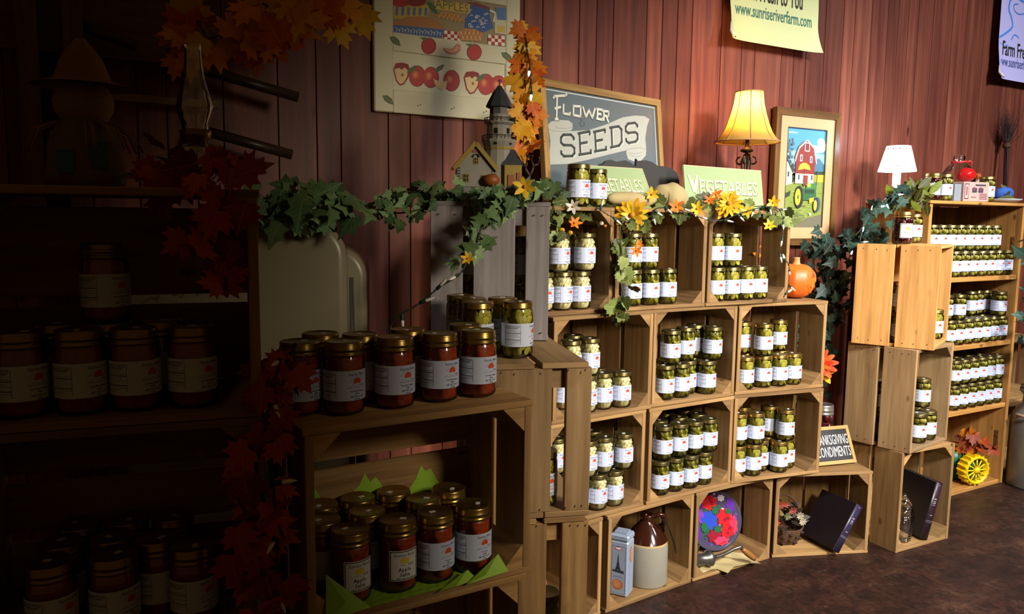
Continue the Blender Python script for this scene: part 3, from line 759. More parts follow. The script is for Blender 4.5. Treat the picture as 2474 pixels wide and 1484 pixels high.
# dim jars at the far left
zl = L3.zf
for n, px in enumerate([55, 200, 331, 470]):
    u = cux(L3, px, .062, zl, .02); P = cpt(L3, u, .062, zl)
    jar('salsa', (P.x, P.y, zl), f"dim salsa jar, {ORD[n]} from left on the shelf of the far left crate", 'dim salsa jars at the far left', 0, c=L3)
for u, d_ in ((.13, .145), (.21, .145), (.285, .145)):
    P = cpt(L3, u, d_, zl); jar('salsa', (P.x, P.y, zl), 'half-hidden dim salsa jar behind the front row of the far left crate', 'dim salsa jars at the back of the far left crate', 0, c=L3)
u = cux(L3, 258, .135, zl+JH, .02); P = cpt(L3, u, .14, zl+JH); jar('salsa', (P.x, P.y, zl+JH), 'single dim salsa jar stacked on top of the row in the far left crate', 'dim salsa jars at the far left', 0)
zl = L2.zf
for n, px in enumerate([122, 275, 380, 466]):
    d_ = [.05, .05, .10, .05][n]
    u = cux(L2, px, d_, zl+.1, .02); P = cpt(L2, u, d_, zl)
    jar('salsa', (P.x, P.y, zl), f"dim salsa jar at the photo's bottom left, {ORD[n]} from left in front", 'dim salsa jars at the bottom left', 0, c=L2)
for n, (px, d_) in enumerate([(160, .13), (268, .13), (205, .20), (310, .20), (400, .20)]):
    u = cux(L2, px, d_, zl+.1, .02); P = cpt(L2, u, d_, zl)
    jar('salsa', (P.x, P.y, zl), 'dim salsa jar in a rear row at bottom left of the photo', 'dim salsa jars in the rear at the bottom left', 0, c=L2)

# chip jars on the brown slatted crate
zb = 3*L
for n, (px, py, tx) in enumerate([(1249, 868, 'in front'), (1211, 853, 'second row right'), (1153, 871, 'second row left'), (1135, 853, 'third row'), (1118, 845, 'rear, touching the grey crate')]):
    jar_px('chipsg', px, py, zb, f"pickle chip jar on the brown slatted crate, {tx}", 'chip jars on the brown slatted crate', .55 if n == 0 else .2)
# jars visible between the slats of the column
for n, (u, d_) in enumerate([(.06, .10), (.14, .10), (.06, .18), (.14, .18)]):
    P = cpt(B2, u, d_, B2.zf); jar('chips', (P.x, P.y, B2.zf), 'dark pickle chip jar seen through the gap of the brown slatted crate', 'jars behind the brown slats', c=B2)
for n, (u, d_) in enumerate([(.08, .16), (.08, .08)]):
    P = cpt(B1, u, d_, B1.zf); jar('chips', (P.x, P.y, B1.zf), 'pickle chip jar low behind the wide front slat', 'jars behind the lower wide slat', c=B1)
# jars behind the slats of the grey crate
for n, (u, d_, k) in enumerate([(.235, .10, 0), (.235, .10, 1), (.10, .09, 0), (.10, .09, 1), (.17, .10, 0)]):
    P = cpt(G3, u, d_, G3.zf+k*JH); jar('chips', (P.x, P.y, G3.zf+k*JH), 'pickle jar seen through the slats of the grey crate', 'jars inside the grey crate', .2)

# two jars on the top crates
def colx(px, Y, z):
    lo, hi = .3, 5.5
    for _ in range(44):
        m = (lo+hi)/2
        if proj((m, Y, z))[0] < px: lo = m
        else: hi = m
    return lo
zt = 4*L
jar('chips', (colx(1396, 2.215, zt), 2.215, zt), 'larger pickle jar standing on the top crates before the seed sign', 'jars on the top crates', .1, 1.08)
jar('chips', (colx(1440, 2.225, zt), 2.225, zt), 'smaller pickle jar beside the seed sign, touching the green sign', 'jars on the top crates', .0, .98)

# jars on the bookcase shelves
BC = []
for z in BSH:
    c = Crate(); c.M = T(BX0, BY0, z); c.W, c.D, c.zf, c.rb = BX1-BX0-.0135, BY1-BY0, z, 0; c.M = T(BX0+.006, BY0, z); BC.append(c)
def shelf_row(z, cols, where, lev, d=.05):
    for n, px in enumerate(cols):
        dd = d
        if isinstance(px, tuple): px, dd = px
        zz = z+lev*JH; lo, hi = BX0, BX1
        for _ in range(40):
            m = (lo+hi)/2
            if proj((m, BY0+dd, zz))[0] < px: lo = m
            else: hi = m
        X = min(max(lo, BX0+.065), BX1-.065)
        jar('olives', (X, BY0+dd, zz), f"olive jar, {ORD[n]} from left in {'upper' if lev else 'bottom'} row, {where} bookcase shelf", f"olive jars on the {where} bookcase shelf", c=BC[BSH.index(z)])
def shelf_back(z, where, lev, n, d):
    for k in range(n):
        X = BX0+.09+k*(BX1-BX0-.18)/(n-1)
        jar('olives', (X, BY0+d, z+lev*JH), f"half-hidden olive jar in a rear row of the {where} bookcase shelf", f"rear olive jars on the {where} bookcase shelf", c=BC[BSH.index(z)])
shelf_row(BSH[3], [2284, 2306, 2329, 2351, 2371, 2390, 2409, 2427], 'top', 0)
shelf_row(BSH[3], [2252, 2268, 2289, 2310, 2335, 2357, 2377, 2395], 'top', 1, .07)
shelf_back(BSH[3], 'top', 0, 8, .14)
shelf_row(BSH[2], [2293, 2315, 2339, 2360, 2378, 2396, 2415], 'middle', 0)
shelf_row(BSH[2], [2281, (2312, .04), (2342, .13), (2362, .14), (2379, .14), 2411], 'middle', 1)
shelf_back(BSH[2], 'middle', 0, 8, .14)
shelf_row(BSH[1], [2310, 2331, 2349, 2369, 2386, 2405], 'lower', 0)
shelf_row(BSH[1], [2314, 2335, 2354, 2375, 2393, 2410], 'lower', 1)
shelf_back(BSH[1], 'lower', 0, 8, .14); shelf_back(BSH[1], 'lower', 1, 7, .135); shelf_back(BSH[1], 'lower', 1, 7, .22)

# jars on the bookcase top and on the narrow stack
def on_top(kind, px, Y, z, label, face=.1):
    p = aty(px, 500, Y); d = ray(px, 500); X = None
    lo, hi = 2.5, 5
    for _ in range(40):
        m = (lo+hi)/2
        if proj((m, Y, z))[0] < px: lo = m
        else: hi = m
    return jar(kind, (lo, Y, z), label, 'jars on top of the bookcase', face)
on_top('beets', 2251, BY0+.05, BH, 'dark beet jar on the bookcase top beside the leaf spray', .4)
on_top('olivesg', 2279, BY0+.06, BH, 'olive jar on the bookcase top between the beet jar and the grey box')
on_top('olivesg', 2381, BY0+.05, BH, 'olive jar on the bookcase top right of the vintage tin')
zs = S2.z+S2.H
u = cux(S2, 2178, .16, zs, 0); P = cpt(S2, u, .16, zs); u = cux(S2, 2204, .165, zs, 0); P2 = cpt(S2, u, .165, zs)
jar('beets', P, 'dark beet jar with gold lid on top of the narrow crate stack', 'jars on the narrow stack', .55, 1.05)
jar('olivesg', P2, 'yellow green olive jar behind the beet jar on the narrow crate stack', 'jars on the narrow stack', .0)

place_jars()

# ================================================================== wall decorations
def colmat(h, rough=0.6): 
    k = 'paint_'+h
    return MATS.get(k) or plain(k, h, rough)
class Pic:
    """flat painted picture lying in the plane O + a*ex + b*ey, layers a fraction of a millimetre apart; traced in photo pixels"""
    def __init__(s, O, ex, ey):
        s.O, s.ex, s.ey = Vector(O), Vector(ex).normalized(), Vector(ey).normalized(); s.n = s.ex.cross(s.ey).normalized()
        if s.n.y > 0: s.n = -s.n
        s.mb = MB(); s.mats = []; s.k = 0
    def uv(s, px, py):
        d = ray(px, py); t = (s.O-CAMP).dot(s.n)/d.dot(s.n); q = CAMP+d*t-s.O; return q.dot(s.ex), q.dot(s.ey)
    def P(s, a, b, h=0.0): return s.O+s.ex*a+s.ey*b+s.n*h
    def mi(s, m):
        m = colmat(m) if isinstance(m, str) else m
        if m not in s.mats: s.mats.append(m)
        return s.mats.index(m)
    def shape(s, pts, m, px=True, h=None, same=False):
        if not same: s.k += 1
        q = [s.uv(*p) for p in pts] if px else pts
        a = sum(q[i][0]*q[(i+1) % len(q)][1]-q[(i+1) % len(q)][0]*q[i][1] for i in range(len(q)))
        if a < 0: q = q[::-1]
        s.mb.add([s.P(x, y, .0003+s.k*.00004 if h is None else h) for x, y in q], [tuple(range(len(q)))], s.mi(m))
    def oval(s, cx, cy, rx, ry, m, rot=0, px=True): s.shape(oval(cx, cy, rx, ry, 16, rot), m, px)
    def line(s, pts, w, m, px=True):
        s.k += 1
        for q in stroke([s.uv(*p) for p in pts] if px else pts, w): s.shape(q, m, False, same=True)
    def text(s, t, a, b, size, m, **k):
        s.k += 1; h = .0003+s.k*.00004
        text(s.mb, t, a, b, size, 0, s.mi(m), fn=lambda X, Y, z: tuple(s.P(X, Y, h)), **k)
    def build(s, name, parent=None):
        o = s.mb.build(name, s.mats, parent)
        if parent: o.matrix_parent_inverse = (Matrix.Translation(parent.location) @ parent.rotation_euler.to_matrix().to_4x4()).inverted()
        return o
def board_frame(mb, x0, z0, x1, z1, w, d, y, mat=0, tone=.5):
    """four mitred boards round the opening, front at y, going back d"""
    o = [(x0, z0), (x1, z0), (x1, z1), (x0, z1)]; i = [(x0+w, z0+w), (x1-w, z0+w), (x1-w, z1-w), (x0+w, z1-w)]
    for k in range(4):
        a, b, c, e = o[k], o[(k+1) % 4], i[(k+1) % 4], i[k]
        vs = [(p[0], y, p[1]) for p in (a, b, c, e)]+[(p[0], y+d, p[1]) for p in (a, b, c, e)]
        fs = [(0, 1, 2, 3), (7, 6, 5, 4), (0, 4, 5, 1), (1, 5, 6, 2), (2, 6, 7, 3), (3, 7, 4, 0)]
        hor = k % 2 == 0; ou = rnd.uniform(0, 9)
        uvs = [[((vs[j][0] if hor else vs[j][2])+ou, (vs[j][2] if hor else vs[j][0])+vs[j][1]+ou) for j in f] for f in fs]
        mb.add(vs, fs, mat, tone+rnd.uniform(-.1, .1), False, uvs)

# ---- cream cupboard door painted with apples
def apple_door():
    Y = WY-.03
    a = aty(905, 268, Y); b = aty(1254, 298, Y); x0, x1, z0 = a.x, b.x, a.z; z1 = z0+.82
    r = thing('painted_cupboard_door', 'cream cupboard door painted with apples hanging on the wall', 'wall decoration', (x0, Y, z0))
    w = x1-x0; cream = plain('cream_paint', 'cdc7a6', 0.5)
    zt0 = aty(1060, 206, Y).z-z0; p = Pic((x0, Y-.0005, z0), (1, 0, 0), (0, 0, 1))
    u0 = p.uv(951, 150)[0]; u1 = p.uv(1222, 150)[0]
    lo0, lo1 = p.uv(1080, 228)[1], p.uv(1080, 138)[1]; hi0 = p.uv(1080, 94)[1]; hi1 = p.uv(1150, 2)[1]
    m = MB()
    m.box((0, 0, 0), (u0, .026, z1-z0), bev=.004); m.box((u1, 0, 0), (w, .026, z1-z0), bev=.004)
    for b0, b1 in ((0, lo0), (lo1, hi0), (hi1, z1-z0)): m.box((u0-.001, .0006, b0), (u1+.001, .026, b1), bev=.002)
    m.build('door_frame', cream, r)
    m = MB(); m.box((u0, .007, lo0), (u1, .02, lo1)); m.box((u0, .007, hi0), (u1, .02, hi1)); m.build('door_panel', cream, r)
    red, rd, lt, gr, st = 'b2352c', '8e2a26', 'e0c08a', '5c6a40', '4a5236'
    # apples on the rail
    q = Pic((x0, Y-.0008, z0), (1, 0, 0), (0, 0, 1))
    for cx, cy in ((1036, 111), (1146, 126)):
        q.oval(cx, cy, 18, 20, rd); q.oval(cx, cy+1, 16, 18, red); q.shape([(cx-22, cy-20), (cx-8, cy-21), (cx, cy-14), (cx-10, cy-13)], gr)
    q.shape([(1070, 116), (1092, 118), (1104, 106), (1112, 108), (1112, 122), (1102, 131), (1088, 131), (1077, 126)], 'c87868'); q.shape([(1074, 118), (1093, 121), (1104, 111), (1108, 113), (1107, 121), (1098, 127), (1086, 127)], 'd8a878')
    for cx, cy in ((955, 99), (1225, 137), (938, 241)):
        q.shape([(cx-14, cy-10), (cx-2, cy-11), (cx+9, cy-2), (cx+13, cy+12), (cx+2, cy+9), (cx-9, cy+1)], gr); q.line([(cx-10, cy-7), (cx+9, cy+8)], .0015, '8e9a6c')
    for cx, cy in ((1013, 254), (1094, 262), (1172, 270)):
        for d in (-3, 3): q.oval(cx+d, cy-d*.4, 1.3, 1.3, '3a3020')
    qo = q.build('painted_apples', r)
    q = Pic((x0, Y+.0065, z0), (1, 0, 0), (0, 0, 1))
    def half(cx, cy):
        q.shape([(cx-20, cy-12), (cx-14, cy-26), (cx+2, cy-28), (cx+16, cy-24), (cx+20, cy-10), (cx+17, cy+8), (cx+6, cy+25), (cx-4, cy+28), (cx-14, cy+16)], rd)
        q.shape([(cx-17, cy-12), (cx-5, cy-15), (cx, cy-10), (cx+8, cy-16), (cx+16, cy-8), (cx+13, cy+8), (cx+4, cy+22), (cx-4, cy+24), (cx-12, cy+13)], lt); q.oval(cx+2, cy+2, 3, 4, '8a6a3a')
    def whole(cx, cy, c=red): q.oval(cx, cy, 20, 26, rd); q.oval(cx-1, cy, 18, 24, c); q.oval(cx-5, cy-3, 8, 10, 'c8603c'); q.oval(cx-5, cy-4, 4, 5, 'd88a50')
    def lf(cx, cy): q.shape([(cx-12, cy+8), (cx-4, cy-4), (cx+8, cy-10), (cx+14, cy-9), (cx+8, cy+2), (cx-2, cy+8)], gr)
    half(970, 179); whole(1008, 184); lf(994, 168); whole(1041, 187); lf(1060, 166); whole(1091, 195)
    q.shape([(1046, 190), (1062, 197), (1080, 196), (1078, 211), (1068, 218), (1054, 210)], lt)
    half(1140, 200); whole(1174, 204); lf(1160, 188); whole(1204, 208); q.shape([(1196, 214), (1212, 200), (1218, 214), (1206, 225)], lt)
    q.build('painted_fruit_row', r)
    q = Pic((x0, Y+.0062, z0), (1, 0, 0), (0, 0, 1))
    q.shape([(u0, hi0), (u1, hi0), (u1, hi1), (u0, hi1)], '9a8a62', False)
    q.shape([(951, 12), (1040, 12), (1030, 50), (951, 44)], 'c8a848')
    for k in range(6): q.shape([(956+k*14, 16+k*.5), (963+k*14, 17+k*.5), (961+k*14, 38), (955+k*14, 37)], '5a78a8')
    q.oval(968, 3, 26, 14, red); q.oval(1005, 3, 24, 13, rd); q.shape([(1030, 4), (1042, 6), (1054, 20), (1058, 36), (1046, 30), (1036, 18)], '4a6a40')
    q.shape([(1048, 0), (1136, 10), (1132, 34), (1052, 22)], 'd4b454')
    a_ = q.uv(1092, 25); q.text('APPLES', a_[0], a_[1], .044, '6a7048', wmax=.135)
    q.shape([(951, 52), (985, 40), (1030, 40), (1060, 52), (1078, 72), (951, 62)], 'b07a40')                       # loaf
    q.shape([(951, 60), (1075, 72), (1065, 92), (951, 80)], '47669a')
    for k in range(16): q.line([(955+k*7, 66+k*.6+(k % 2)*5), (960+k*7, 70+k*.6), (957+k*7, 76+k*.7)], .0022, 'e0ddd0')
    q.shape([(1050, 38), (1070, 27), (1110, 36), (1126, 55), (1075, 46)], 'c08848')
    for k in range(6): q.line([(1060+k*10, 30+k*2), (1068+k*10, 46+k*2)], .002, '8a5a2c'); q.line([(1068+k*10, 30+k*2), (1058+k*10, 44+k*2)], .002, 'dcb070')
    q.shape([(1136, 12), (1180, 20), (1186, 50), (1192, 68), (1168, 78), (1122, 66), (1124, 46), (1138, 28)], '3f62a2')   # jug
    q.shape([(1126, 6), (1150, 6), (1182, 18), (1182, 25), (1150, 15)], '8a3a40')
    for k in range(26):
        cx = 1132+rnd.random()*46; cy = 24+rnd.random()*44; q.line([(cx-3, cy+2), (cx, cy-2), (cx+3, cy+1)], .0026, 'e4e2d6')
    q.line([(1184, 26), (1196, 32), (1192, 52)], .008, 'dedccc')
    q.shape([(1194, 28), (1222, 32), (1222, 84), (1194, 80)], 'cfc8a8'); q.shape([(1196, 18), (1222, 20), (1222, 50), (1200, 48)], '5c7ca8'); q.shape([(1200, 62), (1220, 64), (1220, 80), (1200, 78)], 'd0b450')
    for base, n in (((1072, 74), 5), ((1178, 84), 5)):
        for i in range(n):
            for j in range(3):
                c = 'b03428' if (i+j) % 2 else 'ece6d0'; X = base[0]+i*8; Yp = base[1]+j*8+i*.8
                q.shape([(X, Yp), (X+8, Yp+.8), (X+8, Yp+8.8), (X, Yp+8)], c)
    q.shape([(1104, 80), (1122, 70), (1146, 70), (1166, 82), (1160, 100), (1112, 98)], 'c88a50')
    for k in range(5): q.line([(1112+k*10, 78), (1120+k*10, 98)], .003, 'ecc890'); q.line([(1120+k*10, 76), (1110+k*10, 96)], .003, 'a86a38')
    q.build('painted_picture', r)
apple_door()

# ---- hanging banners
def banner(label, px0, px1, pyb, pyb1, paper, sun, lines, Y=WY-.05, x1=None):
    a = aty(px0, pyb, Y); b = aty(px1, pyb1, Y); x0 = a.x; x1 = x1 or b.x; z0 = a.z; z1 = z0+.62; w = x1-x0
    r = thing('paper_banner', label, 'banner', (x0, Y, z0)); n = 24; vs = []; fs = []
    def bow(u, v):                          # paper hangs off the wall, lower corners curl forward
        e = min(u, 1-u); return -.018*math.exp(-v/.09)*(1+1.2*math.exp(-e/.07))
    for j in range(n+1):
        for i in range(n+1):
            u, v = i/n, j/n*(z1-z0)
            ins = .010*math.exp(-((v-.10)/.07)**2)+.012*min(1, v/.3)
            vs.append((ins+u*(w-2*ins), bow(u, v), v-.012*u*0))
    N = len(vs); vs += [(x, y+.0012, z) for x, y, z in vs]
    for j in range(n):
        for i in range(n):
            k = j*(n+1)+i; fs.append((k, k+1, k+n+2, k+n+1)); fs.append((N+k+n+1, N+k+n+2, N+k+1, N+k))
    m = MB(); m.add(vs, fs, 0, .5, True); m.build('sheet', [colmat(paper, .45)], r)
    m = MB()
    for t, cx, z, size, wmax, mt, bold in lines:
        vs_, fs_ = text2d(t, bold, 2); ww = max(v[0] for v in vs_)-min(v[0] for v in vs_); sx = wmax*w/(ww*size)
        out = []
        for x, y in vs_:
            X = cx*w+x*size*sx; Zz = z+y*size; out.append((X, bow(X/w, Zz)-.0012, Zz))
        m.add(out, fs_, mt)
    m.build('lettering', [colmat('1a1712'), colmat('2f6b5c'), colmat('3d4a8c')], r)
    for xx in (.006, w-.006):
        m = MB(); m.tube([(xx, -.050, .004), (xx, -.022, .034), (xx+.004, -.016, .075)], [.007, .006, .001], 8, 0); m.build('curled_corner', colmat('d8d8c8'), r); break
    m = MB(); m.tube([(.006, -.051, .003), (.006, -.045, .009)], .0035, 8, 0); m.build('pin', M_black, r)
    return r, w, bow
W1 = banner('pale yellow green banner with green web address on the upper wall', 1754, 1974, 95, 119, 'cfd79a', None,
       [('Farm Fresh to You', .46, .192, .120, .68, 0, .015), ('www.sunriseriverfarm.com', .49, .116, .080, .84, 1, .010)])
r, w, bow = banner('lavender banner with blue swirls cut off by the right edge of the photo', 2402, 2500, 190, 202, 'b9b4ea', None,
       [('Farm Fresh to You', .58, .140, .115, .96, 0, .015), ('www.sunriseriverfarm.com', .52, .078, .080, 1.0, 2, .008)], x1=aty(2402, 190, WY-.05).x+.52)
m = MB()
for pts, wd in (([(.02, .235), (.09, .27), (.14, .31), (.12, .36), (.09, .40), (.10, .45), (.15, .475), (.24, .46), (.34, .47)], .014), ([(.18, .44), (.14, .43), (.15, .40), (.2, .385), (.27, .40)], .008),
                ([(.02, .205), (.06, .195), (.12, .20)], .005), ([(.14, .235), (.17, .265), (.22, .25)], .009)):
    q = []
    for i in range(len(pts)-1):
        for k in range(5):
            t = k/5; p0, p1, p2, p3 = [Vector(pts[max(0, min(len(pts)-1, i+o))]) for o in (-1, 0, 1, 2)]
            q.append(.5*((2*p1)+(p2-p0)*t+(2*p0-5*p1+4*p2-p3)*t*t+(3*p1-p0-3*p2+p3)*t**3))
    for s in stroke([tuple(v) for v in q], wd): m.add([(x, bow(x/w, z)-.0006, z) for x, z in s], [(0, 3, 2, 1)])
m.add([(x, bow(x/w, z)-.0007, z) for x, z in oval(.21, .545, .065, .06, 18)], [tuple(range(18))], 1)
m.build('painted_swirl', [colmat('4a86dc'), colmat('c07a86')], r)

# ---- framed barn picture
def barn():
    Y = WY-.035; a = aty(2030, 275, Y); b = aty(2005, 592, Y); c = aty(1852, 590, Y)
    x0, x1, z0, z1 = c.x+.02, a.x, b.z, a.z
    r = thing('framed_picture', 'framed painting of a red barn and green tractor on the wall', 'picture', (0, Y, 0))
    m = MB(); board_frame(m, x0, z0, x1, z1, .034, .03, -.008, 0, .5); m.build('frame', M_framedk, r)
    m = MB(); board_frame(m, x0+.033, z0+.033, x1-.033, z1-.033, .055, .01, .0, 0, .5); m.build('mat_board', colmat('bd9a6e'), r)
    p = Pic((0, Y+.007, 0), (1, 0, 0), (0, 0, 1))
    X0, X1, Z0, Z1 = x0+.087, x1-.087, z0+.087, z1-.087; w = X1-X0; h = Z1-Z0
    K = lambda pts: [(X0+u*w, Z1-v*h) for u, v in pts]
    def sh(pts, m): p.shape(K(pts), m, False)
    def ov(u, v, ru, rv, m, rot=0): sh(oval(u, v, ru, rv, 18, rot), m)
    def ln(pts, wd, m): p.line(K(pts), wd, m, False)
    sh([(0, 0), (1, 0), (1, .45), (0, .45)], '4c93cc'); sh([(0, .22), (1, .25), (1, .45), (0, .45)], '86b4d8')
    for u, v, ru, rv, c_ in ((.80, .20, .2, .035, 'c8d0d4'), (.88, .13, .1, .045, 'eef0ee'), (.72, .19, .12, .03, 'e4e8e8'), (.93, .17, .12, .04, 'f2f2ee'), (.15, .05, .14, .01, '8cbce0')): ov(u, v, ru, rv, c_)
    sh([(.70, .45), (.78, .30), (.86, .29), (1, .36), (1, .47), (.7, .47)], '3c6e86'); sh([(.7, .43), (1, .42), (1, .47), (.7, .47)], '24402e')
    sh([(.7, .46), (1, .455), (1, .54), (.7, .535)], 'dcb22c'); sh([(0, .53), (1, .53), (1, 1), (0, 1)], '7c8c3c')
    for k in range(60):
        u, v = rnd.random(), .56+.43*rnd.random(); ln([(u-.03, v), (u+.03, v+.004)], .0028, rnd.choice(['5c7030', '98a048', '6e7c34', 'a8a85c']))
    sh([(.3, .97), (.6, .9), (1, .86), (1, 1), (.3, 1)], '6a6450'); sh([(0, .66), (.16, .63), (.14, .68), (0, .71)], '2c3a24')
    for k in range(46):
        u, v = .02+.17*rnd.random(), .12+.32*rnd.random(); ov(u, v, .022, .016, rnd.choice(['3a5468', '4c6a70', '28404c', '5c7c80']))
    for k in range(22): ov(.12+.09*rnd.random(), .36+.18*rnd.random(), .02, .018, rnd.choice(['2a3a30', '3c4c38']))
    sh([(0, .36), (.03, .32), (.19, .46), (.16, .46), (.17, .56), (0, .58)], 'd8d0ac'); sh([(0, .32), (.03, .30), (.20, .45), (.18, .46), (.03, .34), (0, .345)], '3c3a40'); sh([(.05, .44), (.09, .44), (.09, .49), (.05, .49)], '3a3a34')
    sh([(.2, .30), (.30, .18), (.42, .13), (.52, .12), (.5, .2), (.28, .32)], '7c6444')                           # roof side
    sh([(.24, .33), (.31, .21), (.50, .12), (.68, .20), (.75, .34), (.73, .34), (.73, .46), (.24, .46)], '862c22')
    for k in range(9): ln([(.27+k*.05, .22 if 1 < k < 8 else .34), (.27+k*.05, .455)], .0014, '6c221c')
    ln([(.22, .335), (.30, .205), (.50, .115), (.69, .195), (.765, .345)], .006, 'ece8dc')
    sh([(.45, .14), (.57, .14), (.57, .23), (.45, .23)], 'e8e4d8'); sh([(.465, .15), (.555, .15), (.555, .22), (.465, .22)], '762820')
    for u, v in ((.37, .30), (.62, .31)): sh([(u-.03, v-.035), (u+.03, v-.035), (u+.03, v+.03), (u-.03, v+.03)], 'e4e0d4'); sh([(u-.016, v-.024), (u+.016, v-.024), (u+.016, v+.02), (u-.016, v+.02)], '34424c')
    sh([(.24, .455), (.73, .455), (.73, .555), (.24, .555)], 'd8d0b0')
    for u in (.33, .66): sh([(u-.02, .465), (u+.02, .465), (u+.02, .515), (u-.02, .515)], '44504c')
    sh([(.44, .47), (.56, .47), (.56, .57), (.44, .57)], '8a3028'); ln([(.43, .465), (.57, .465)], .004, 'e8e4d8')
    sh([(.30, .42), (.34, .365), (.42, .345), (.50, .345), (.58, .37), (.62, .415), (.46, .405)], 'dcbc30'); ln([(.46, .40), (.46, .58)], .003, '3c3a30')
    # tractor
    ov(.36, .69, .115, .115, '23241f'); ov(.33, .69, .075, .085, 'dcb428'); ov(.335, .69, .02, .022, '2c5a30')
    sh([(.44, .60), (.78, .57), (.80, .68), (.62, .72), (.46, .72)], '2c5e34'); sh([(.52, .55), (.80, .545), (.80, .60), (.54, .61)], '3c7440'); ov(.60, .57, .05, .018, 'd8c030')
    for k in range(5): ov(.52+.05*k, .63, .02, .024, '1f2a20')
    ln([(.47, .58), (.44, .52)], .005, '2c5e34'); ln([(.79, .56), (.80, .42)], .005, '3a3a34'); ln([(.72, .55), (.72, .43)], .004, '44443c')
    sh([(.62, .70), (.74, .69), (.74, .73), (.62, .75)], 'cfae30'); ov(.85, .76, .07, .075, '4a5468'); ov(.80, .765, .07, .08, '2a3440'); ov(.785, .77, .045, .055, 'd8b030')
    ov(.66, .86, .03, .012, 'e8ecec')
    p.shape(K([(0, 0), (1, 0), (1, .008), (0, .008)]), '2c2c2a', False); p.shape(K([(0, 0), (.012, 0), (.012, 1), (0, 1)]), '2c2c2a', False); p.shape(K([(.985, 0), (1, 0), (1, 1), (.985, 1)]), '2c2c2a', False)
    p.build('painting', r)
barn()

# ---- flower seeds sign
def letters(pic, word, rects, wd, mat, dx=0, dy=0):
    G = {'S': [[(1, .78), (1, .86), (.8, 1), (.2, 1), (0, .86), (0, .64), (.2, .52), (.8, .50), (1, .38), (1, .14), (.8, 0), (.2, 0), (0, .14), (0, .24)]],
         'E': [[(1, .86), (1, 1), (0, 1)], [(.12, 1), (.12, 0)], [(0, 0), (1, 0), (1, .14)], [(.12, .52), (.72, .52)]],
         'D': [[(0, 1), (.75, 1), (1, .82), (1, .18), (.75, 0), (0, 0)], [(.14, 1), (.14, 0)]],
         'F': [[(.0, .92), (.08, 1), (.92, 1), (1, 1.05)], [(.28, 1), (.28, 0)], [(.1, .46), (.62, .52)], [(.12, 0), (.45, 0)]],
         'L': [[(.1, 1), (.1, .02), (.9, .02), (.9, .2)]], 'O': [[(.1, 1), (.9, 1), (.9, 0), (.1, 0), (.1, 1)]],
         'W': [[(0, 1), (.22, 0), (.5, .8), (.78, 0), (1, 1)]], 'R': [[(.1, 0), (.1, 1), (.85, 1), (.9, .9), (.9, .6), (.8, .5), (.1, .5)], [(.5, .5), (.95, -.05)]]}
    for ch, (tl, tr, bl, br) in zip(word, rects):
        for st in G[ch]:
            pts = []
            for u, v in st:
                x = (tl[0]*(1-u)+tr[0]*u)*v+(bl[0]*(1-u)+br[0]*u)*(1-v); y = (tl[1]*(1-u)+tr[1]*u)*v+(bl[1]*(1-u)+br[1]*u)*(1-v)
                pts.append((1000+(x+dx)/3.3734, 180+(y+dy)/3.3734))
            pic.line(pts, wd, mat)
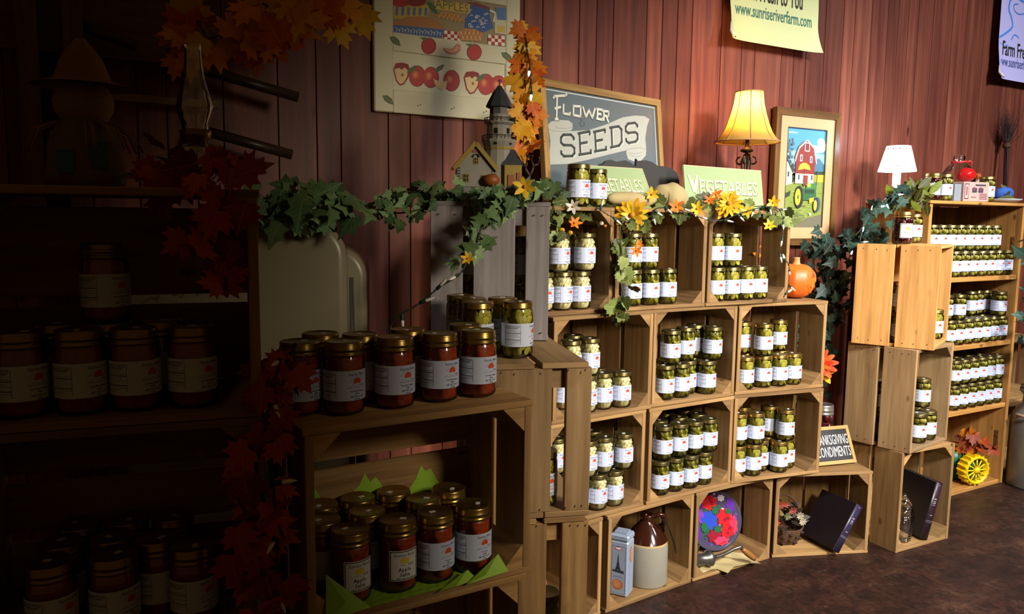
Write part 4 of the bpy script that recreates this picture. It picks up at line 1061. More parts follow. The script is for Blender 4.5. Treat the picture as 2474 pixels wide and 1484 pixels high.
def seeds_sign():
    yaw = radians(14); O = Vector((1.42, 2.335, 4*L+.003))
    ex = Vector((cos(yaw), sin(yaw), 0)); lean = radians(6); ey = Vector((-sin(yaw)*sin(lean), cos(yaw)*sin(lean), cos(lean)))
    p = Pic(O, ex, ey)
    u0, v1 = p.uv(1301, 190); u1, v1b = p.uv(1592, 241); v1 = (v1+v1b)/2
    r = thing('wall_sign', 'framed grey flower seeds sign standing on the top crates', 'sign', (0, 0, 0))
    MX = Matrix((( ex.x, -p.n.x, ey.x, O.x), (ex.y, -p.n.y, ey.y, O.y), (ex.z, -p.n.z, ey.z, O.z), (0, 0, 0, 1)))
    m = MB(); board_frame(m, u0, 0, u1, v1, .026, .022, -.008, 0, .6); f = m.build('frame', M_frameoak, r); f.matrix_local = MX
    m = MB(); m.box((u0+.02, .002, .02), (u1-.02, .010, v1-.02)); b = m.build('panel', plain('slate_blue_grey', '5e6a70', 0.5, grain=.06, gs=8), r); b.matrix_local = MX
    p.O = O+p.n*(-.0018)
    for q in stroke([(u0+.034, .034), (u1-.034, .034), (u1-.034, v1-.034), (u0+.034, v1-.034), (u0+.034, .034)], .0035): p.shape(q, 'c8ccc8', False, same=True)
    Z = lambda pts: [(1000+x/3.3734, 180+y/3.3734) for x, y in pts]
    cream, dk = 'acafa6', '3a4040'
    p.shape(Z([(1092, 410), (1115, 385), (1180, 370), (1260, 375), (1292, 400), (1293, 440), (1275, 462), (1420, 455), (1560, 410), (1700, 350), (1800, 335), (1880, 340), (1920, 365), (1900, 420), (1885, 520), (1893, 605), (1890, 660), (1850, 705), (1800, 712), (1745, 690), (1730, 640), (1732, 618),
                (1560, 660), (1400, 700), (1250, 730), (1083, 735), (1105, 640), (1112, 540)]), cream)
    for a in ([(1095, 440), (1130, 460), (1200, 465), (1285, 458)], [(1155, 415), (1160, 435), (1240, 440), (1290, 430)], [(1732, 615), (1780, 602), (1850, 600), (1890, 608)], [(1745, 640), (1810, 648), (1870, 630)], [(1760, 655), (1800, 672), (1860, 662)]):
        p.line(Z(a), .0016, '7c8078')
    p.line(Z([(1350, 350), (1370, 375), (1350, 400), (1365, 425), (1390, 415), (1385, 390)]), .003, '454f52')
    S_ = [((1197, 492), (1300, 492), (1200, 668), (1310, 665)), ((1338, 482), (1430, 465), (1345, 655), (1442, 640)), ((1464, 470), (1555, 450), (1472, 628), (1566, 612)), ((1596, 435), (1690, 420), (1602, 596), (1694, 575)), ((1724, 405), (1818, 392), (1730, 562), (1824, 545))]
    letters(p, 'SEEDS', S_, .0042, 'd8d8cc', 10, 10); letters(p, 'SEEDS', S_, .0100, dk)
    F_ = [((1135, 178), (1240, 172), (1140, 365), (1210, 365)), ((1210, 245), (1275, 250), (1208, 318), (1275, 330)), ((1290, 258), (1362, 262), (1290, 330), (1362, 345)), ((1375, 268), (1472, 280), (1378, 345), (1470, 360)), ((1488, 282), (1535, 290), (1486, 360), (1532, 370)), ((1540, 298), (1590, 305), (1538, 372), (1584, 385))]
    letters(p, 'FLOWER', F_, .0095, '50585a', 5, 4); letters(p, 'FLOWER', F_, .0088, 'd0d0c0')
    p.build('painted_lettering', r)
seeds_sign()

# ---- green vegetables signs, dark animal cut-outs
def veg_sign(label, O, yaw, lean, w, h, roll=0.0, tx=.5, size=.078, ty=.36):
    yaw, lean = radians(yaw), radians(lean); r = thing('wooden_sign', label, 'sign', O, yaw); r.rotation_euler = (-lean, radians(roll), yaw)
    m = MB(); m.box((0, 0, 0), (w, .010, h), 0, .5, None, .003); m.build('board', [plain('sage_green_paint', '93a678', 0.55, grain=.05, gs=12)] if 'sage_green_paint' not in MATS else MATS['sage_green_paint'], r)
    m = MB(); fn = lambda X, Y, z: (X, -z, Y)
    text(m, 'VEGETABLES', w*tx, h*ty-.002, size, .0006, 0, fn=fn, bold=.022, wmax=w*.86); text(m, 'VEGETABLES', w*tx, h*ty, size, .0012, 1, fn=fn, bold=.004, wmax=w*.845)
    text(m, 'V', w*tx-w*.40, h*ty, size*1.28, .0018, 1, fn=fn, bold=.01)
    m.build('lettering', [colmat('6a6a48'), colmat('d8d2a8')], r)
    m = MB(); board_frame(m, 0.0005, .0005, w-.0005, h-.0005, .004, .001, -.0009, 0); m.build('painted_edge', colmat('b8b088'), r)
p = atz(1641, 505, 4*L+.001)
veg_sign('green vegetables sign under the yellow lamp', (2.045, 2.285, 4*L+.003), 8, 8, .492, .168, 0)
veg_sign('green vegetables sign half hidden behind two pickle jars', (1.615, 2.275, 4*L+.0065), 6, 28, .30, .165, 0, .47)
def cutout(label, pts, Y):
    q = [aty(1000+x/3.3734, 180+y/3.3734, Y) for x, y in pts]; zb = 4*L
    poly = [(v.x, v.z) for v in q]; r = tag(None, '', '') if False else None
    mb = MB(); n = len(poly)
    mb.prism([(x, -z) for x, z in poly], -.006, .006, 0, .3, T(0, Y, 0) @ Rx(-pi/2) )
    o = mb.build('animal_cutout', plain('dark_iron', '2a2724', 0.6) if 'dark_iron' not in MATS else MATS['dark_iron']); tag(o, label, 'ornament'); return o
cutout('dark animal shaped cutout leaning behind the half hidden green sign', [(1510, 960), (1500, 830), (1525, 745), (1560, 705), (1600, 695), (1640, 712), (1720, 700), (1760, 720), (1800, 755), (1800, 960)], 2.395)
cutout('dark animal shaped cutout between the two green signs', [(1780, 985), (1780, 760), (1805, 745), (1807, 688), (1816, 705), (1880, 700), (1930, 712), (1980, 745), (2050, 750), (2100, 770), (2140, 810), (2155, 870), (2150, 985)], 2.435)

# ================================================================== lamps
def lamp():
    z = 4*L; P = None; lo, hi = 1.5, 3.2; Y = 2.46
    for _ in range(40):
        mm = (lo+hi)/2
        if proj((mm, Y, 1.7))[0] < 1804: lo = mm
        else: hi = mm
    X = lo; r = thing('table_lamp', 'lit table lamp with yellow bell shade and scrolled iron base', 'lamp', (X, Y, z+.0005))
    iron = plain('bronzed_iron', '3a2a1c', 0.4, 0.7)
    m = MB(); m.lathe([(0, 0), (.055, 0), (.055, .006), (.04, .014), (.016, .02), (.012, .03), (0, .03)], 24); m.build('base_plate', iron, r)
    zt = .265; zs0 = aty(1804, 344, Y).z-z; zs1 = aty(1804, 222, Y).z-z
    m = MB(); m.lathe([(.007, .02), (.007, .1), (.010, .12), (.007, .14), (.007, zs0-.045), (.026, zs0-.040), (.028, zs0-.034), (.018, zs0-.026), (.010, zs0-.02), (.0085, zs0+.01), (.011, zs0+.012), (.011, zs0+.05), (0, zs0+.05)], 16); m.build('column', iron, r)
    for k in range(4):
        a = k*pi/2+.5; m = MB(); pts = []; top = zs0-.05
        for i in range(28):
            t = i/27; ang = -1.2+t*5.2; rad = .026*(1-t*.62); pts.append((.034+rad*cos(ang), 0, .085+rad*sin(ang)))
        m.tube(pts, .0048, 6, 0, .5, Rz(a)); pts = []
        for i in range(24):
            t = i/23; ang = 1.6-t*5.0; rad = .019*(1-t*.6); pts.append((.027+rad*cos(ang), 0, top-.03+rad*sin(ang)))
        m.tube(pts, .0042, 6, 0, .5, Rz(a)); m.tube([(.012, 0, .03), (.02, 0, .07), (.012, 0, .12), (.022, 0, top-.03), (.008, 0, top)], .004, 6, 0, .5, Rz(a)); m.build('scroll', iron, r)
    # shade: eight gently waisted panels
    t = NT('lamp_shade_cloth'); di = t.n('ShaderNodeBsdfDiffuse'); tl = t.n('ShaderNodeBsdfTranslucent'); mx = t.n('ShaderNodeMixShader'); mx.inputs[0].default_value = .5
    di.inputs[0].default_value = S('d2b060'); tl.inputs[0].default_value = S('ecc85a'); t.t.nodes.remove(t.b); t.l(di.outputs[0], mx.inputs[1]); t.l(tl.outputs[0], mx.inputs[2]); t.l(mx.outputs[0], t.out.inputs[0])
    prof = [(.135, zs0), (.118, zs0+.016), (.100, zs0+.042), (.085, zs0+.078), (.072, zs0+.120), (.062, zs0+.160), (.056, zs1)]
    m = MB(); m.lathe(prof, 48, 0); m.build('lamp_shade', t.m, r)
    m = MB()
    for k in range(8): m.tube([(rr*1.004*cos(k*pi/4+.1), rr*1.004*sin(k*pi/4+.1), zz) for rr, zz in prof], .0022, 5)
    for rr, zz in (prof[0], prof[-1]): m.tube([(rr*cos(i*pi/16), rr*sin(i*pi/16), zz) for i in range(33)], .003, 5)
    m.build('shade_trim', plain('tan_braid', 'a87c50', .8), r)
    m = MB(); m.ell((0, 0, zs0+.105), (.022, .022, .03), 0); m.build('bulb', plain('lamp_bulb_glow', 'fff0d0', .3, emis=(1, .78, .42, 1), es=6), r)
    l = bpy.data.lights.new('lamp_bulb_light', 'POINT'); l.energy = 9; l.color = (1, .62, .26); l.shadow_soft_size = .03
    o = bpy.data.objects.new('bulb_light', l); COL.objects.link(o); o.parent = r; o.location = (0, 0, zs0+.15)
lamp()
def white_lamp():
    Y = 2.49; X = None; lo, hi = 2.5, 5
    for _ in range(40):
        mm = (lo+hi)/2
        if proj((mm, Y, 1.7))[0] < 2168: lo = mm
        else: hi = mm
    X = lo; r = thing('table_lamp', 'small white lamp with punched shade on the bookcase top', 'lamp', (X, Y, BH+.0005))
    z0 = aty(2168, 415, Y).z-BH; z1 = aty(2168, 353, Y).z-BH
    wh = plain('white_enamel', 'eef2f4', .4); m = MB(); m.lathe([(0, 0), (.05, 0), (.05, .008), (.022, .018), (.019, .03), (.019, z0+.03), (0, z0+.03)], 20); m.build('stem', wh, r)
    t = NT('white_shade'); t.set(S('f2f6f6'), .6, emis=(.82, .95, 1, 1), es=.9)
    m = MB(); m.lathe([(.088, z0), (.0885, z0+.003), (.056, z1), (.054, z1)], 32); m.build('lamp_shade', t.m, r)
    m = MB()
    for zz, n in ((z0+.022, 30), (z1-.016, 26)):
        rr = .088-(zz-z0)/(z1-z0)*.032
        for k in range(n):
            a = 2*pi*k/n; m.lathe([(.0022 if k % 2 else .0035, 0), (0, .0006)], 6, 0, .5, T(rr*1.006*cos(a), rr*1.006*sin(a), zz) @ Rz(a) @ Ry(pi/2), False)
    m.build('punched_holes', colmat('2c3a38'), r)
    l = bpy.data.lights.new('white_lamp_light', 'POINT'); l.energy = 5.0; l.color = (.6, .8, 1); l.shadow_soft_size = .03
    o = bpy.data.objects.new('bulb_light', l); COL.objects.link(o); o.parent = r; o.location = (0, 0, z0-.02 if False else z1+.01)
white_lamp()

# ================================================================== things inside the floor crates
def on_crate(c, px, d, z=None): 
    z = c.zf if z is None else z
    u = cux(c, px, d, z, 0.0); P = cpt(c, u, d, z); return P
def finish(o, M): o.matrix_world = M; return o

def jug():
    P = cpt(C01, .284, .096, C01.zf); R = .084; s = 1
    r = thing('stoneware_jug', 'brown and cream stoneware jug with black strap in a floor crate', 'jug', P+Vector((0, 0, .0005)), -.5)
    m = MB(); m.lathe([(0, 0), (R*.97, 0), (R, .006), (R, .155), (R*.985, .163)], 40, 0); m.build('cream_body', plain('cream_stoneware', '918d80', .35, grain=.04, gs=30), r)
    m = MB(); m.lathe([(R*.985, .160), (R*.97, .166), (R*.955, .170)], 40, 0); m.build('rim_band', colmat('b09a68', .35), r)
    g = plain('brown_glaze', '32160c', .12, spec=.7)
    m = MB(); m.lathe([(R*.955, .170), (R*.86, .184), (R*.62, .212), (R*.40, .232), (.026, .242), (.022, .250), (.026, .258), (.028, .266), (.024, .270), (.015, .268), (.013, .25)], 40, 0); m.build('brown_shoulder', g, r)
    m = MB(); m.tube([(.022, 0, .256), (.045, 0, .268), (.066, 0, .262), (.072, 0, .244), (.062, 0, .226), (.05, 0, .218)], [.008, .0095, .0095, .0095, .0095, .011], 10); m.build('handle', g, r)
    m = MB(); pts = [(.048, -.030, .262), (.066, -.032, .246), (.080, -.034, .216), (.098, -.036, .165), (.106, -.038, .130)]
    vs = []; fs = []
    for i, (x, y, z) in enumerate(pts):
        for yy in (-.014, .014):
            for h in (0, .003): vs.append((x+h, y+yy, z+h))
    for i in range(len(pts)-1):
        a = 4*i; b = a+4
        for p_, q_ in ((0, 1), (1, 3), (3, 2), (2, 0)): fs.append((a+p_, a+q_, b+q_, b+p_))
    fs += [(0, 2, 3, 1), (len(vs)-4, len(vs)-3, len(vs)-1, len(vs)-2)]
    m.add(vs, fs); m.build('leather_strap', plain('black_leather', '14100d', .4), r)
jug()
def tin():
    P = on_crate(C01, 1502, .07); w, d, h = .072, .07, .245
    ang = radians(-57)
    r = thing('biscuit_tin', 'tall pale blue biscuit tin printed with a tower beside the jug', 'tin', P+Vector((-.004, 0, .0005)), ang)
    blue = plain('pale_blue_tin', '96a4ba', .35, .2)
    m = MB(); m.box((-w/2, -d/2, 0), (w/2, d/2, h-.03), 0, .5, None, .006); m.build('tin_body', blue, r)
    m = MB(); m.box((-w/2-.001, -d/2-.001, h-.03), (w/2+.001, d/2+.001, h-.006), 0, .5, None, .006); m.box((-w/2+.012, -d/2+.012, h-.0065), (w/2-.012, d/2-.012, h), 0, .5, None, .003); m.build('lid', blue, r)
    m = MB(); F_ = lambda pts, z, mt: m.add([(x, -d/2-.0004-z, y) for x, y in pts], [tuple(range(len(pts)))], mt)
    cx = -.002; base = .098; H = .068
    prof = [(.0007, 1), (.001, .86), (.0022, .8), (.0022, .78), (.0018, .76), (.0034, .5), (.0052, .42), (.0056, .40), (.0046, .38), (.0085, .16), (.0105, .13), (.0105, .11), (.0095, .10), (.0165, 0), (.0095, 0), (.006, .07), (0, .09)]
    L_ = [(cx-x, base+H*y) for x, y in prof]; Rr = [(cx+x, base+H*y) for x, y in reversed(prof[:-1])]
    F_(L_+Rr, 0, 0); F_([(cx-.022, base-.003), (cx+.024, base-.006), (cx+.022, base+.004), (cx-.02, base+.004)], .0001, 0)
    F_(oval(cx, .046, .021, .021, 20), 0, 1); F_(oval(cx-.003, .048, .015, .015, 16), .0002, 4)
    for a, b in ((-.026, .026),):
        for q in stroke([(-.027, .012), (.027, .012), (.027, .195), (-.027, .195), (-.027, .012)], .0012): F_(q, 0, 2)
    for k in range(7): F_(oval(-.018+k*.006, .078+.0015*abs(k-3)*-.6, .0016, .0026, 6), 0, 2)
    F_(oval(cx, .186, .015, .006, 16), 0, 3); F_(oval(cx, .187, .011, .0035, 12), .0002, 5)
    for x in (-.004, .002): F_(oval(cx+x, .193, .0012, .003, 8), .0002, 0)
    E_ = lambda pts, z, mt: m.add([(w/2+.0004+z, x, y) for x, y in pts], [tuple(range(len(pts)))], mt)
    E_(oval(.0, .158, .014, .032, 16), 0, 1); E_(oval(.002, .158, .009, .026, 14), .0002, 4)
    for k in range(6): E_(oval(-.027, .03+k*.03, .0015, .003, 6), 0, 2)
    F_([(-.02, h-.014), (.02, h-.014), (.02, h-.0125), (-.02, h-.0125)], .001, 2)
    m.build('printed_design', [colmat('262a33'), colmat('a8623a'), colmat('5a6a8c'), colmat('b05a6c'), colmat('be7c4c'), colmat('e8e0dc')], r)
tin()
def plate():
    R = .128; P = cpt(C02, .272, .17, 0)
    c = Vector((P.x, P.y, C02.zf))
    r = thing('decorative_plate', 'round plate with colourful cut paper flowers leaning in a floor crate', 'plate', c+Vector((0, 0, .1290))); r.rotation_euler = (radians(74), 0, radians(-14))
    # local z = plate axis; faces the aisle
    m = MB(); m.lathe([(0, 0), (R*.9, .0), (R, .006), (R*1.0, .009), (R*.93, .0045), (R*.88, .0035), (0, .0035)], 44, 0); pl = m.build('plate_body', plain('pale_glass_plate', '454254', .12, spec=.6), r)
    m = MB(); k = random.Random(11); mats = ['c02028', '2a48b8', '5a2a92', '24603c', 'd83a5a', '7a3aa8', 'c8c4d8', '8a1a2c']
    def blob(cx, cy, rx, ry, mt, z, n=7):
        m.add([(cx+rx*cos(a)*(1+.14*sin(n*a)), cy+ry*sin(a)*(1+.14*sin(n*a)), z) for a in [2*pi*i/40 for i in range(40)]], [tuple(range(40))], mt)
    K_ = .128/.130
    items = [(-.02, .085, .040, .034, 0), (.045, .100, .018, .015, 6), (-.085, .075, .030, .014, 2), (.09, .060, .022, .040, 2), (-.075, .025, .020, .032, 5), (-.03, .002, .040, .040, 1), (.052, .008, .036, .040, 0), (-.098, -.045, .017, .040, 2), (.098, -.03, .020, .042, 4), (.06, -.055, .034, .032, 0), (-.01, -.075, .034, .030, 7), (.025, -.100, .036, .020, 4), (.005, .045, .016, .02, 3), (-.06, -.03, .018, .022, 3), (.01, -.045, .02, .014, 3), (.075, .035, .016, .012, 3), (-.095, .02, .012, .02, 7)]
    for i, (cx, cy, rx, ry, mt) in enumerate(items):
        cx, cy, rx, ry = cx*K_*.9, cy*K_*.9, rx*K_*.92, ry*K_*.92; blob(cx, cy, rx, ry, mt, .0045+.0003*i)
        for j in range(7 if mt in (0, 1, 4) else 3):
            a = k.uniform(0, 6.28); q = k.uniform(.2, .65); blob(cx+rx*q*cos(a), cy+ry*q*sin(a), rx*.24, ry*.22, {0: 7, 1: 1, 4: 0}.get(mt, mt) if j % 2 else mt, .0047+.0003*i+.00008*j, 5)
    for i in range(120):
        a = k.uniform(0, 6.28); q = k.uniform(.15, .86)*R; cx, cy = q*cos(a), q*sin(a); blob(cx, cy, k.uniform(.004, .009), k.uniform(.003, .007), k.choice([3, 3, 6, 5, 2]), .0042, 4)
    m.build('flower_decor', [colmat(h, .25) for h in mats], r)
    # cloth and grinder in front
    cl = MB(); n = 22; vs = []; fs = []; X0 = C02.x+.045
    for j in range(n+1):
        for i in range(n+1):
            u, v = i/n, j/n; x = X0+u*.29; y = C02.y+.012+v*.065; z = .0165+.014*sin(u*9+v*4)**2*(.4+v)
            if v < .28 and u > .35: y -= .035*(.28-v)/.28*(1+.5*sin(u*7)); 
            vs.append((x, y, z))
    for j in range(n):
        for i in range(n): k_ = j*(n+1)+i; fs.append((k_, k_+1, k_+n+2, k_+n+1))
    N = len(vs); vs += [(x, y, z-.0015) for x, y, z in vs]; fs += [tuple(N+q for q in reversed(f)) for f in fs]
    cl.add(vs, fs, 0, .5, True); o = cl.build('burlap_cloth', plain('burlap', 'a8976a', .9, grain=.2, gs=400)); tag(o, 'tan burlap cloth under the meat grinder in a floor crate', 'cloth')
    b = MB(); 
    for a0, L_ in ((-.2, .14), (.5, .12), (-.9, .11)): pass
    st = plain('cast_steel', '6e6c66', .35, .85)
    g = thing('meat_grinder', 'cast steel meat grinder with wooden crank handle on burlap', 'grinder', (X0+.034, C02.y+.046, .056), -.12)
    m = MB(); m.lathe([(0, -.055), (.026, -.055), (.030, -.045), (.030, -.035), (.024, -.03), (.024, .02), (.032, .03), (.034, .045), (.026, .05), (.012, .058), (0, .058)], 22, 0, .5, Ry(pi/2) @ Rz(0)); m.build('barrel', st, g)
    m = MB(); m.lathe([(.012, .015), (.014, .035), (.028, .052), (.030, .056), (.026, .054), (.010, .035)], 20, 0, .5, T(-.02, .0, .0) @ Rx(-.5)); m.build('hopper', st, g)
    m = MB(); m.tube([(.058, 0, 0), (.075, -.008, .004), (.10, -.02, .016), (.14, -.03, .036), (.165, -.035, .042), (.172, -.037, .036)], [.009, .008, .0075, .0075, .009, .008], 10); m.build('crank_arm', st, g)
    M = T(.172, -.038, .034) @ Rz(-.25) @ Ry(2.25)
    m = MB(); m.lathe([(0, 0), (.008, 0), (.011, .01), (.013, .035), (.0115, .06), (.009, .075), (0, .077)], 16, 0, .5, M); m.build('wooden_handle', plain('turned_beech', '8a5a2c', .4), g)
    m = MB(); m.tube([(-.02, 0, -.022), (-.02, .0, -.03), (-.005, .004, -.031)], .007, 8); m.build('clamp', st, g)
plate()

def basket():
    P = cpt(C03, .112, .15, C03.zf); r = thing('flower_basket', 'woven basket of dried red and cream flowers in the angled floor crate', 'basket', (P.x, P.y, C03.zf+.0005), radians(-20))
    m = MB(); prof = [(0, 0), (.060, 0), (.070, .006), (.082, .045), (.088, .062), (.091, .070), (.086, .070), (.082, .060), (.062, .012), (0, .010)]; m.lathe(prof, 30, 0)
    for j in range(4):
        for i in range(16):
            if (i+j) % 2: a = 2*pi*i/16; rr = .072+.012*(j+.5)/4*1.3; m.ell((rr*cos(a), rr*sin(a), .012+j*.014), (.012, .012, .006), 1, .5, 6, 4)
    m.build('basket_body', [colmat('5a3a20', .8), colmat('2c1a10', .8)], r)
    m = MB(); m.tube([(.088*cos(a), .088*sin(a), .07) for a in [2*pi*i/24 for i in range(25)]], .004, 6); m.tube([(-.088*cos(t), .0, .07+.135*sin(t)) for t in [pi*i/20 for i in range(21)]], .005, 6); m.build('handle', colmat('4a2e1a', .8), r)
    m = MB(); k = random.Random(5)
    for i in range(60):
        a, q = k.uniform(0, 6.28), k.uniform(0, .075); h = .08+k.uniform(0, .1)*(1-q/.12); leaf(m, Vector((q*cos(a), q*sin(a), h)), Vector((cos(a), sin(a), k.uniform(-.2, .8))), Vector((0, -1, .6)), k.uniform(.03, .055), 'oval', k.uniform(.05, .6), 0)
    m.build('foliage', leafmat('dried_leaves', [(.1, '120c08'), (.5, '2c2016'), (.9, '4a3a26')]), r)
    for i, (x, y, h, c_) in enumerate([(-.03, -.03, .17, '7c2614'), (.0, -.02, .165, '8c3418'), (.02, -.05, .15, '7a2818'), (-.055, -.05, .10, 'a02824'), (.055, -.05, .125, '8f866c'), (.06, -.065, .105, '9a9076'), (-.01, -.06, .13, '5c5a38')]):
        m = MB()
        for j in range(9):
            a = 2*pi*j/9; leaf(m, Vector((0, 0, 0)), Vector((cos(a), -.4, sin(a))), Vector((cos(a)*.5, -1, .3)), .02, 'oval', .5, 0)
        f = m.build('flower', colmat(c_, .7), r); f.location = (x, y, h)
def book(label, M, w, h, t, spine='2c2440', marks=True):
    """a closed hardback: cover face at -y, spine at +x"""
    r = thing('hardback_book', label, 'book', (0, 0, 0)); r.matrix_world = M
    cv = plain('dark_book_cloth', '150c10', .5) if 'dark_book_cloth' not in MATS else MATS['dark_book_cloth']
    m = MB(); m.box((0, 0, 0), (w, .003, h), bev=.001); m.box((0, t-.003, 0), (w, t, h), bev=.001); m.build('cover', cv, r)
    m = MB(); n = 8; vs = []; fs = []
    for i in range(n+1):
        a = -pi/2+pi*i/n
        for z in (0, h): vs.append((w-.002+.008*cos(a), t/2+t/2*sin(a), z))
        for z in (0, h): vs.append((w-.004+.006*cos(a), t/2+(t/2-.003)*sin(a), z))
    for i in range(n):
        a = 4*i; b = a+4; fs += [(a, b, b+1, a+1), (a+2, a+3, b+3, b+2), (a, a+2, b+2, b), (a+1, b+1, b+3, a+3)]
    m.add(vs, fs, 0, .5, True); m.build('spine', plain('book_spine_'+spine, spine, .35), r)
    m = MB(); m.box((.003, .003, .003), (w-.003, t-.003, h-.003)); m.build('pages', colmat('40352b', .8), r)
    if marks:
        m = MB()
        def bar(z0, z1, a0, a1):
            vs = []
            for i in range(5):
                a = a0+(a1-a0)*i/4
                for z in (z0, z1): vs.append((w-.002+.0085*cos(a), t/2+(t/2+.0004)*sin(a), z))
            m.add(vs, [(2*i, 2*i+2, 2*i+3, 2*i+1) for i in range(4)])
        for f in (.30, .325): bar(h*f, h*f+.0012, -1.2, 1.2)
        for f, l_ in ((.60, .004), (.63, .008), (.66, .006), (.70, .010), (.42, .006), (.95, .003)): bar(h*f, h*f+l_*.6, -.5, .1)
        m.build('spine_titles', colmat('8c8890', .4), r)
    return r
def leaf(mb, P, tip, nor, size, kind, tone=.5, mat=0):
    O_ = {'maple': [(0.03, 0), (.22, -.08), (.44, .02), (.36, .13), (.64, .30), (.47, .35), (.56, .58), (.34, .50), (.22, .50), (.27, .76), (.13, .72), (0, 1.0)],
          'ivy': [(.03, 0), (.20, -.12), (.47, .04), (.30, .26), (.46, .46), (.20, .56), (0, 1.0)],
          'grape': [(.03, 0), (.24, -.10), (.46, .06), (.40, .22), (.54, .40), (.38, .48), (.42, .68), (.20, .72), (.13, .92), (0, 1.0)],
          'oval': [(.03, 0), (.15, .18), (.21, .45), (.15, .76), (0, 1.0)], 'petal': [(.05, 0), (.13, .4), (.15, .75), (.07, .97), (0, 1.0)]}[kind]
    y_ = tip.normalized(); z_ = nor-y_*nor.dot(y_); z_ = z_.normalized() if z_.length > 1e-5 else y_.orthogonal().normalized(); x_ = y_.cross(z_)
    pts = O_+[(-x, y) for x, y in reversed(O_[:-1])]
    cu = rnd.uniform(.05, .28); fo = rnd.uniform(-.22, .15)
    V_ = lambda x, y: P+(x_*x+y_*y+z_*(fo*abs(x)-cu*y*y))*size
    vs = [V_(0, .38)]+[V_(x, y) for x, y in pts]; n = len(pts)
    cc = [(0, .38)]+pts; fs = [(0, i+1, (i+1) % n+1) for i in range(n)]
    mb.add(vs, fs, mat, tone, True, [[cc[k] for k in f] for f in fs])
basket()
# leaning books: lower edge runs back to front on the crate floor, cover towards the viewer's left
def lean_book(label, pb, pf, zf, deg, w, h, t, spine, off=(0, 0)):
    lift = t*sin(radians(deg))+.0015; B0, B1 = atz(*pb, zf+lift), atz(*pf, zf+lift)
    x = (B1-B0).normalized(); side = Vector((-x.y, x.x, 0)); zz = Vector((0, 0, 1))*cos(radians(deg))+side*sin(radians(deg)); y = zz.cross(x)
    O = B1-x*w+Vector((off[0], off[1], 0)); M = Matrix(((x.x, y.x, zz.x, O.x), (x.y, y.y, zz.y, O.y), (x.z, y.z, zz.z, O.z), (0, 0, 0, 1)))
    return book(label, M, w, h, t, spine)
lean_book('dark hardback book with violet spine leaning in the angled floor crate', (1945, 1288), (2030, 1331), C03.zf, 33, .195, .222, .040, '2c2440', (-.02, .02))
lean_book('large dark hardback book leaning in the narrow stack floor crate', (2195, 1262), (2278, 1304), S0.zf, 14, .20, .262, .040, '2a1822', (-.078, .055))
def ribbed_jar():
    P = cpt(S0, .118, .062, S0.zf); r = thing('ribbed_glass_jar', 'clear ribbed glass jar with glass lid in the floor crate of narrow stack', 'jar', P+Vector((0, 0, .0005)))
    prof = [(0, .001), (.030, .001), (.034, .006)]
    for k in range(13): z = .012+k*.0105; R = .040+.008*sin(min(1, k/11)*pi*.75); prof += [(R-.0022, z-.005), (R, z), (R-.0022, z+.005)]
    prof += [(.040, .150), (.032, .158), (.028, .163)]
    m = MB(); m.lathe(prof, 32); m.build('glass_body', M_clear, r)
    m = MB(); m.lathe([(.033, .162), (.034, .168), (.030, .178), (.022, .190), (.014, .196), (.012, .202), (.014, .208), (.009, .213), (0, .214)], 28); m.build('glass_lid', M_clear, r)
ribbed_jar()
def c00_stuff():
    P = cpt(C00, .10, .10, C00.zf); r = thing('glass_bottle', 'dark bottle with white label in the leftmost floor crate', 'bottle', P+Vector((0, 0, .0005)), -.5)
    m = MB(); m.lathe([(0, 0), (.034, 0), (.036, .004), (.036, .15), (.03, .175), (.014, .20), (.013, .25), (.016, .252), (.016, .262), (0, .262)], 24); m.build('bottle_body', plain('dark_green_glass', '14180c', .08, spec=.7), r)
    m = MB(); m.lathe([(.0365, .05), (.0365, .13)], 24, 0, .5, None, True, -2.9, .2); m.build('label', M_paper, r)
    P = cpt(C00, .185, .13, C00.zf); o = MB(); o.ell((0, 0, .032), (.036, .036, .031), 0, .5, 18, 12); o = o.build('body', colmat('7c2036', .3)); r = thing('apple', 'dark red apple beside the bottle in the leftmost floor crate', 'fruit', P+Vector((0, 0, .0008))); o.parent = r
    m = MB(); m.tube([(0, 0, .06), (.003, 0, .072)], .0016, 5); m.build('stem', M_stem, r)
    P = cpt(C00, .275, .17, C00.zf); r = thing('wooden_bowl', 'turned dark wooden bowl standing on edge in the leftmost floor crate', 'bowl', P+Vector((0, 0, .078))); r.rotation_euler = (radians(80), 0, radians(-60))
    m = MB(); m.lathe([(0, 0), (.03, 0), (.055, .012), (.073, .036), (.076, .05), (.072, .05), (.05, .018), (0, .008)], 30); m.build('bowl_body', wood('dark_turned_wood', '3a1c0e', '5c3018', '7c4626', False, .35), r)
c00_stuff()

